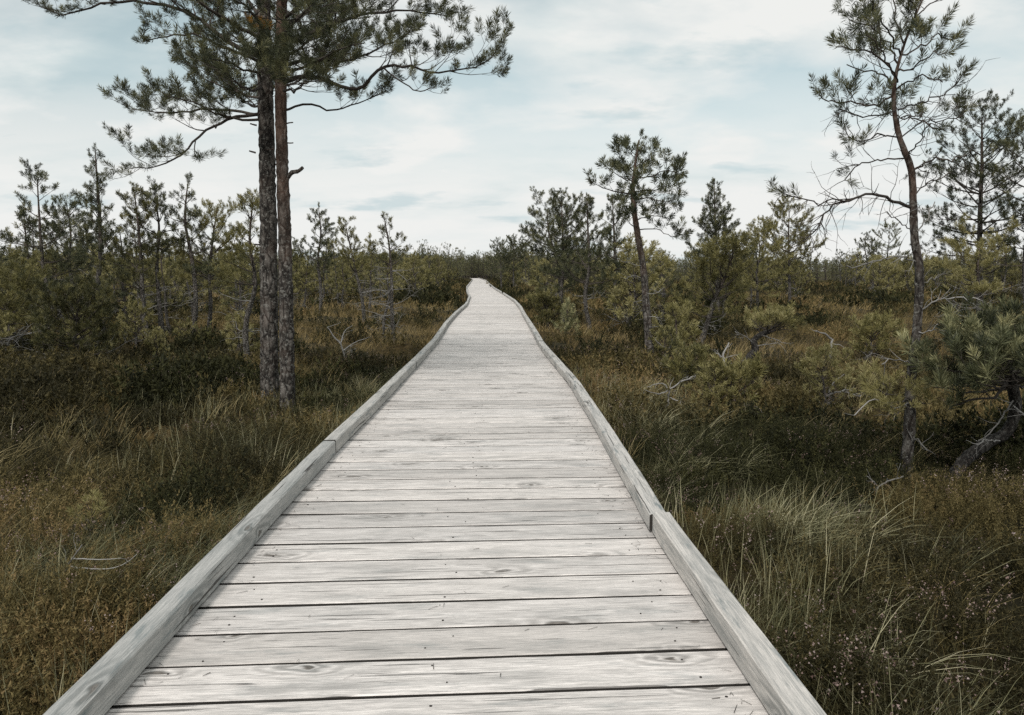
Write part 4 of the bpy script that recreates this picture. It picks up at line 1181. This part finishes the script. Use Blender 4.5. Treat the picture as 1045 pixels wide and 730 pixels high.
def scrub():
    rng = np.random.RandomState(77)
    zones = [
        # name, label, group, n, (px range), (distance range), kind mix slim, scale slim, scale bush
        ('pine_tree', 'small olive bog pine crowding the scrub on the tall-pine side of the walk', 'scrub pines on the tall-pine side', 47, (-60, 262), (17, 44), .66, (.62, 1.02), (.8, 1.5)),
        ('pine_tree', 'small bog pine in the thicket between the two tall trunks and the walk', 'thicket pines between tall trunks and walk', 46, (285, 470), (28, 64), .35, (.65, 1.0), (.85, 1.45)),
        ('pine_tree', 'small bog pine in the thicket around the tight pine clump', 'thicket pines round the tight clump', 22, (540, 770), (18, 54), .42, (.6, 1.0), (.7, 1.3)),
        ('pine_tree', 'small bog pine on the far side of the golden grass', 'pines beyond the golden grass', 80, (725, 1110), (42, 84), .55, (.7, 1.1), (1.0, 1.6)),
        ('dwarf_pine', 'knee-high dwarf pine in the heather between the walk and slender crooked pine', 'dwarf pines in the heather', 6, (600, 880), (7.5, 14), .0, (.6, 1.0), (.26, .48)),
        ('dwarf_pine', 'knee-high dwarf pine in the heather before the scrub beyond the tall pines', 'dwarf pines before the scrub', 9, (-40, 250), (12.5, 17), .0, (.6, 1.0), (.3, .6)),
        ('pine_tree', 'small bog pine lining the far stretch of the walk', 'pines lining the far walk', 26, (440, 545), (62, 96), .7, (.8, 1.25), (1.0, 1.5)),
    ]
    placed = []
    for nm, lab, grp, n, (p0, p1), (d0, d1), mixs, ss, sb in zones:
        k = 0; tries = 0
        while k < n and tries < n * 60:
            tries += 1
            D = d0 + (d1 - d0) * rng.rand() ** 1.25
            px = rng.uniform(p0, p1)
            p = at(px, 290, D); x, y = p[0], p[1]
            pd = float(path_dist(x, y))
            if pd < 1.0 + .012 * D: continue
            # keep clear of the open grass on the far side
            if any((x - a) ** 2 + (y - b) ** 2 < (.85 + .006 * D) ** 2 for a, b in placed): continue
            if 728 < px < 815 and D < 13.5: continue
            if 285 <= px <= 470 and pd < 2.0 and D < 45: continue
            slim = rng.rand() < mixs
            pr = PR['slim' if slim else 'bush'][rng.randint(6)]
            sc = rng.uniform(*(ss if slim else sb))
            placed.append((x, y)); k += 1
            plant_tree(nm, lab, 'tree', (x, y, float(hgt(x, y)) - .03), pr, rng.rand() * 6.28, sc, grp)


scrub()


def far_forest():
    """trees beyond the last ones that can be told apart"""
    rng = np.random.RandomState(55)
    ps = []
    for i in range(5):
        gt, gc, mt, mc = pine(440 + i, (0, 0, 3.4), .05, cb=.2, spread=1.15, prof=('round', 'open', 'cone', 'round', 'flat')[i], wsp=.5, nb=5, el=(-5, 45), kind='dist', dead=0, skip=.1, sp=(.5, .3), ssp=.22, sfrom=.2)
        ps.append((gt.arrays(), gc.arrays()))
    g = G()
    N_ = 4600
    for i in range(N_):
        D = 78 + 240 * rng.rand() ** 1.25
        a = R(rng.uniform(-52, 52))
        if i < 1000:
            a = math.atan((rng.uniform(370, 610) - 522.5) / FPX); D = rng.uniform(78, 240)
        x, y = D * math.sin(a), D * math.cos(a)
        if y < 70: continue
        if float(path_dist(x, y)) < 1.6: continue
        if i >= 1000 and fbm(x * .03 + 5, y * .03, 2) < .30 and D < 130: continue
        s = rng.uniform(.65, 1.1) * (1.3 if rng.rand() < .07 else 1) * (.85 if x > 20 else 1) * (1 + .45 * min(1, max(0, (D - 110) / 90)))
        an = rng.rand() * 6.28; c, sn = math.cos(an) * s, math.sin(an) * s
        tt = rng.uniform(-.25, .25)
        for part, mi in zip(ps[rng.randint(5)], (1, 0)):
            v, q, t, qt, tq, qm, tm = part
            V = np.stack([v[:, 0] * c - v[:, 1] * sn + x, v[:, 0] * sn + v[:, 1] * c + y, v[:, 2] * s + GZ], -1)
            mm = 1 if mi else 0
            if mi == 0:
                for mk in (0, 1):
                    ix = qm == mk
                    if ix.any():
                        pass
            g.v.append(V.astype(np.float32))
            g.q.append(q + g.n); g.qt.append(np.clip(qt + (tt if mi == 0 else 0), 0, 1)); g.qm.append(np.where(qm == 0, mm, 1).astype(np.int32))
            if len(t): g.t.append(t + g.n); g.tt.append(tq); g.tm.append(np.full(len(t), mm, np.int32))
            g.n += len(v)
    o = link('far_forest', g.mesh('far_forest', [M['needle_far'], M['twig']], smooth=False))
    tag(o, 'low far pine forest closing the horizon', 'forest', None, 'stuff')


far_forest()

# ------------------------------------------------------------------ bog vegetation
def heather_proto(seed, stems, leaves, h, spread, lw):
    rng = np.random.RandomState(seed); V = []; F = []; T = []; n = 0
    for s in range(stems):
        az = rng.rand() * 6.28; ln = rng.uniform(.15, .75)
        d = norm(np.array([math.cos(az) * ln, math.sin(az) * ln, 1.0]))
        L = h * rng.uniform(.55, 1.15)
        p0 = np.array([rng.normal(0, spread), rng.normal(0, spread), -.03])
        side = norm(np.cross(d, [math.cos(az + 1.3), math.sin(az + 1.3), .2]))
        w = .0016
        V += [p0 - side * w, p0 + side * w, p0 + d * L]; F.append((n, n + 1, n + 2)); T.append(.15); n += 3
        ts = rng.rand()
        for k in range(leaves):
            f = rng.uniform(.18, 1.0)
            q = p0 + d * L * f + rng.normal(0, .006, 3)
            dd = norm(d * .9 + rng.normal(0, .62, 3)); ll = lw * rng.uniform(2.2, 4.2) * (1.1 - .3 * f)
            sd = norm(np.cross(dd, rng.normal(size=3))) * lw * .5
            V += [q - sd, q + sd, q + dd * ll]; F.append((n, n + 1, n + 2)); T.append(ts * .5 + rng.rand() * .5); n += 3
    return np.array(V), np.array(F), np.array(T)


def grass_proto(seed, blades, h, spread, w, bend, lean=.35):
    rng = np.random.RandomState(seed); V = []; F = []; T = []; n = 0
    wind = rng.rand() * 6.28
    for s in range(blades):
        az = wind + rng.normal(0, 1.3); p = np.array([rng.normal(0, spread), rng.normal(0, spread), -.03])
        d = norm(np.array([math.cos(az) * lean * rng.rand() * 1.6, math.sin(az) * lean * rng.rand() * 1.6, 1.0]))
        L = h * rng.uniform(.45, 1.2); seg = 4
        hd = np.array([math.cos(az), math.sin(az), 0])
        sd = norm(np.cross(d, [math.cos(az + .8), math.sin(az + .8), .1])); bd = bend * rng.uniform(.3, 1.5)
        ws = w * rng.uniform(.6, 1.2); pts = []
        for k in range(seg + 1):
            f = k / seg
            q = p + d * L * f + hd * bd * L * f * f - np.array([0, 0, bd * L * f * f * f * .55])
            pts.append(q)
        tt = rng.rand()
        for k in range(seg):
            a = ws * (1 - k / seg) ** .7 * .5; b = ws * (1 - (k + 1) / seg) ** .7 * .5
            V += [pts[k] - sd * a, pts[k] + sd * a, pts[k + 1] + sd * b, pts[k + 1] - sd * b]
            F += [(n, n + 1, n + 2), (n, n + 2, n + 3)]; T += [tt, tt]; n += 4
    return np.array(V), np.array(F), np.array(T)


def blossom_proto(seed, stems, h):
    rng = np.random.RandomState(seed); V = []; F = []; T = []; n = 0
    for s in range(stems):
        az = rng.rand() * 6.28
        d = norm(np.array([math.cos(az) * .45, math.sin(az) * .45, 1.])); p = np.array([rng.normal(0, .05), rng.normal(0, .05), 0]); L = h * rng.uniform(.7, 1.15)
        for k in range(9):
            q = p + d * L * rng.uniform(.72, 1.) + rng.normal(0, .006, 3); dd = norm(rng.normal(size=3)); sd = norm(np.cross(dd, rng.normal(size=3)))
            r = rng.uniform(.0018, .004)
            V += [q - sd * r, q + sd * r, q + dd * r * 1.8]; F.append((n, n + 1, n + 2)); T.append(rng.rand()); n += 3
    return np.array(V), np.array(F), np.array(T)


def scatter(g, protos_, pos, rng, sc, tint, tilt=.12, tw=.45):
    which = rng.randint(0, len(protos_), len(pos))
    az = rng.rand(len(pos)) * 6.28
    tx, ty = rng.normal(0, tilt, (2, len(pos)))
    c, s = np.cos(az), np.sin(az)
    for k, (V, F, T) in enumerate(protos_):
        ix = np.nonzero(which == k)[0]
        if not len(ix): continue
        S = sc[ix][:, None]
        x = (V[None, :, 0] * c[ix][:, None] - V[None, :, 1] * s[ix][:, None]); y = (V[None, :, 0] * s[ix][:, None] + V[None, :, 1] * c[ix][:, None])
        z = V[None, :, 2] * np.ones_like(x)
        W = np.stack([(x + z * tx[ix][:, None]) * S, (y + z * ty[ix][:, None]) * S, z * S], -1) + pos[ix][:, None, :]
        FF = (F[None] + (np.arange(len(ix)) * len(V))[:, None, None]).reshape(-1, 3)
        TT = np.clip(tint[ix][:, None] + (T[None] - .5) * tw, 0, 1).reshape(-1)
        g.add(W.reshape(-1, 3), t=FF, tint=TT)


def ring_points(rng, r0, r1, dens, half=54, clear=.02):
    A = R(half) * (r1 ** 2 - r0 ** 2)
    n = int(A * dens)
    rr = np.sqrt(r0 ** 2 + (r1 ** 2 - r0 ** 2) * rng.rand(n)); a = R(half) * (rng.rand(n) * 2 - 1)
    x, y = rr * np.sin(a), rr * np.cos(a) - .6
    ok = path_dist(x, y) > clear
    x, y = x[ok], y[ok]
    return x, y


def golden_field(x, y):
    """0..1 how much of the ground is golden grass instead of heather"""
    n = fbm(x * .16 + 4, y * .16 + 8, 3)
    d = np.hypot(x, y)
    base = np.clip((n - .43) * 5.5, 0, 1)
    far = np.clip((d - 9) / 8, 0, 1)
    return np.clip(base * (.12 + .88 * far) + .25 * far * (x > 2), 0, 1)


def cover():
    rng = np.random.RandomState(99)
    hp_n = [heather_proto(i, 15, 34, .21, .05, .0052) for i in range(6)]
    hp_m = [heather_proto(20 + i, 12, 16, .24, .08, .014) for i in range(5)]
    hp_f = [heather_proto(40 + i, 9, 9, .30, .16, .034) for i in range(4)]
    gh = G()
    gb = G(); gg = G(); gd = G(); gs = G(); gm = G()
    bl = [blossom_proto(60 + i, 5, .25) for i in range(4)]
    gr_n = [grass_proto(80 + i, 16, .30, .05, .0036, .25 + .1 * i, .55) for i in range(6)]
    gr_m = [grass_proto(90 + i, 14, .32, .09, .0065, .15 + .08 * i) for i in range(5)]
    gr_f = [grass_proto(100 + i, 10, .42, .20, .017, .35) for i in range(4)]
    sd_n = [grass_proto(120 + i, 22, .46, .045, .0046, .30 + .10 * i, .45 + .1 * (i % 3)) for i in range(6)]
    rs = [grass_proto(140 + i, 7, .34, .08, .0060, .10, .2) for i in range(4)]
    for (r0, r1, dens, protos_, gpro, sc0) in ((1.2, 4.0, 175, hp_n, gr_n, 1.0), (4.0, 7.5, 105, hp_n, gr_n, 1.05), (7.5, 14, 42, hp_m, gr_m, 1.1), (14, 28, 14, hp_m, gr_m, 1.25), (28, 55, 4.2, hp_f, gr_f, 1.3), (55, 110, 1.5, hp_f, gr_f, 1.5)):
        half = 56 if r1 < 20 else 48
        x, y = ring_points(rng, r0, r1, dens, half, .03)
        f = golden_field(x, y); z = hgt(x, y)
        hm = .40 + 1.25 * fbm(x * .9 + 2, y * .9 + 1, 2)
        ed = np.clip(path_dist(x, y) / .5, .45, 1)
        dk = (fbm(x * .50 + 61, y * .50 + 23, 3) > .60) & (np.hypot(x, y) > 4.6)                 # patches of dark low shrubs
        keep = (rng.rand(len(x)) > f * .85) & ~dk & (rng.rand(len(x)) < np.clip(.35 + 2.2 * (fbm(x * 1.9 + 7, y * 1.9 + 19, 2) - .3), .15, 1))
        P = np.stack([x, y, z], -1)
        spc = fbm(x * .55 + 30, y * .55 + 11, 3)                      # heather reads browner / greener in patches
        tint = np.clip(.44 + 1.9 * (spc - .52) + rng.normal(0, .18, len(x)), 0, 1)
        kd = dk & (rng.rand(len(x)) > f * .8)
        scatter(gm, protos_, P[kd], rng, (sc0 * 1.25 * hm * ed * rng.uniform(.7, 1.2, len(x)))[kd], np.clip(rng.normal(.35, .2, len(x)), 0, 1)[kd])
        scatter(gh, protos_, P[keep], rng, (sc0 * hm * ed * rng.uniform(.7, 1.2, len(x)))[keep], tint[keep])
        # grass between
        gx, gy = ring_points(rng, r0, r1, dens * .80, half, .05)
        gf = golden_field(gx, gy); patch = fbm(gx * .8 + 50, gy * .8 + 9, 2)
        k1 = rng.rand(len(gx)) < np.clip(.20 + (patch - .47) * 3.2, .05, .85) * (1 - gf)
        P1 = np.stack([gx, gy, hgt(gx, gy)], -1)
        e1 = np.clip(path_dist(gx, gy) / .4, .55, 1)
        scatter(gg, gpro, P1[k1], rng, (sc0 * e1 * rng.uniform(.5, 1.0, len(gx)))[k1], np.clip(rng.normal(.48, .24, len(gx)), 0, 1)[k1])
        k2 = rng.rand(len(gx)) < gf * .95
        scatter(gd, gpro, P1[k2], rng, (sc0 * e1 * rng.uniform(.45, .95, len(gx)))[k2], np.clip(.15 + .8 * fbm(gx * .3, gy * .3 + 40, 2) + rng.normal(0, .12, len(gx)), 0, 1)[k2])
        if r1 <= 14:
            bx, by = ring_points(rng, r0, r1, dens * .16, half, .1)
            kb = (fbm(bx * .6 + 70, by * .6 + 3, 2) > .47) & (rng.rand(len(bx)) < .8)
            hb = .55 + .9 * fbm(bx * .9 + 2, by * .9 + 1, 2)
            scatter(gb, bl, np.stack([bx, by, hgt(bx, by)], -1)[kb], rng, (sc0 * hb * rng.uniform(.9, 1.25, len(bx)))[kb], rng.uniform(.1, .9, len(bx))[kb])
    # pale sedge tussocks beside the walk on the sparse-pine side
    n = 1000
    t = rng.rand(n); y = 1.2 + 7.5 * t ** 1.3; off = np.abs(rng.normal(.42, .42, n)) + .025
    x = xr(y) + off
    m = fbm(x * 2.1 + 3, y * 2.1 + 77, 2) > .53
    x, y = x[m], y[m]
    scatter(gs, sd_n, np.stack([x, y, hgt(x, y)], -1), rng, rng.uniform(.45, .95, len(x)) * np.clip((x - xr(y)) / .35, .55, 1), np.clip(rng.normal(.42, .26, len(x)), 0, 1), .2)
    n = 1500
    y = 1.2 + 9 * rng.rand(n) ** 1.2; x = xl(y) - np.abs(rng.normal(.5, .5, n)) - .025
    m = fbm(x * 1.0 + 13, y * 1.0 + 7, 2) > .45
    x, y = x[m], y[m]
    scatter(gs, sd_n, np.stack([x, y, hgt(x, y)], -1), rng, rng.uniform(.35, .75, len(x)), np.clip(rng.normal(.28, .2, len(x)), 0, 1), .2)
    # stiff pale stalks
    n = 1500
    y = 1.5 + 9 * rng.rand(n); side = rng.rand(n) < .6
    x = np.where(side, xl(y) - np.abs(rng.normal(.9, 1.3, n)) - .1, xr(y) + np.abs(rng.normal(.4, .6, n)) + .1)
    m = fbm(x * .9 + 33, y * .9 + 17, 2) > .48
    x, y = x[m], y[m]
    scatter(gs, rs, np.stack([x, y, hgt(x, y)], -1), rng, rng.uniform(.5, 1.0, len(x)), np.clip(rng.normal(.6, .22, len(x)), 0, 1), .1)
    # loose tan stems over the heather, further out
    x, y = ring_points(rng, 1.5, 9, 9, 56, .1)
    m = fbm(x * .7 + 93, y * .7 + 27, 2) > .45
    x, y = x[m], y[m]
    scatter(gg, sd_n, np.stack([x, y, hgt(x, y)], -1), rng, rng.uniform(.4, .8, len(x)), np.clip(rng.normal(.75, .15, len(x)), 0, 1), .25)
    for nm, g, mat, lab in (('heather', gh, 'heather', 'dark heather covering the bog'), ('dark_bog_shrub', gm, 'moss', 'dark low shrubs in patches over the bog'), ('heather_blossom', gb, 'blossom', 'faded pale heather blossom'), ('bog_grass', gg, 'grass', 'thin olive bog grass'),
                            ('golden_grass', gd, 'gold', 'golden autumn grass over the open bog'), ('sedge', gs, 'sedge', 'pale sedge tussocks along the walk')):
        o = link(nm, g.mesh(nm, [M[mat]], smooth=False))
        tag(o, lab, 'vegetation', None, 'stuff')
        print(nm, sum(len(t) for t in g.t))


def litter():
    rng = np.random.RandomState(4)
    g = G(); n = 420
    y = 1.3 + 9 * rng.rand(n) ** 1.4
    L, Rr = xl(y) + .1, xr(y) - .1
    e = np.abs(rng.normal(0, .07, n)); mid = rng.rand(n) < .25
    x = np.where(rng.rand(n) < .5, L + e, Rr - e); x = np.where(mid, L + (Rr - L) * rng.rand(n), x)
    for i in range(n):
        a = rng.rand() * 6.28; l = rng.uniform(.012, .045); d = np.array([math.cos(a), math.sin(a), 0]) * l; s = np.array([-math.sin(a), math.cos(a), 0]) * rng.uniform(.0006, .0013)
        p = np.array([x[i], y[i], .0040])
        g.add([p - s, p + s, p + d + s * .4 + [0, 0, rng.uniform(0, .004)], p + d - s * .4 + [0, 0, .001]], q=[(0, 1, 2, 3)], tint=rng.rand())
    tag(link('fallen_needles', g.mesh('fallen_needles', [M['twig']], smooth=False)), 'brown fallen pine needles scattered on the planks', 'litter', None, 'stuff')


cover()
litter()
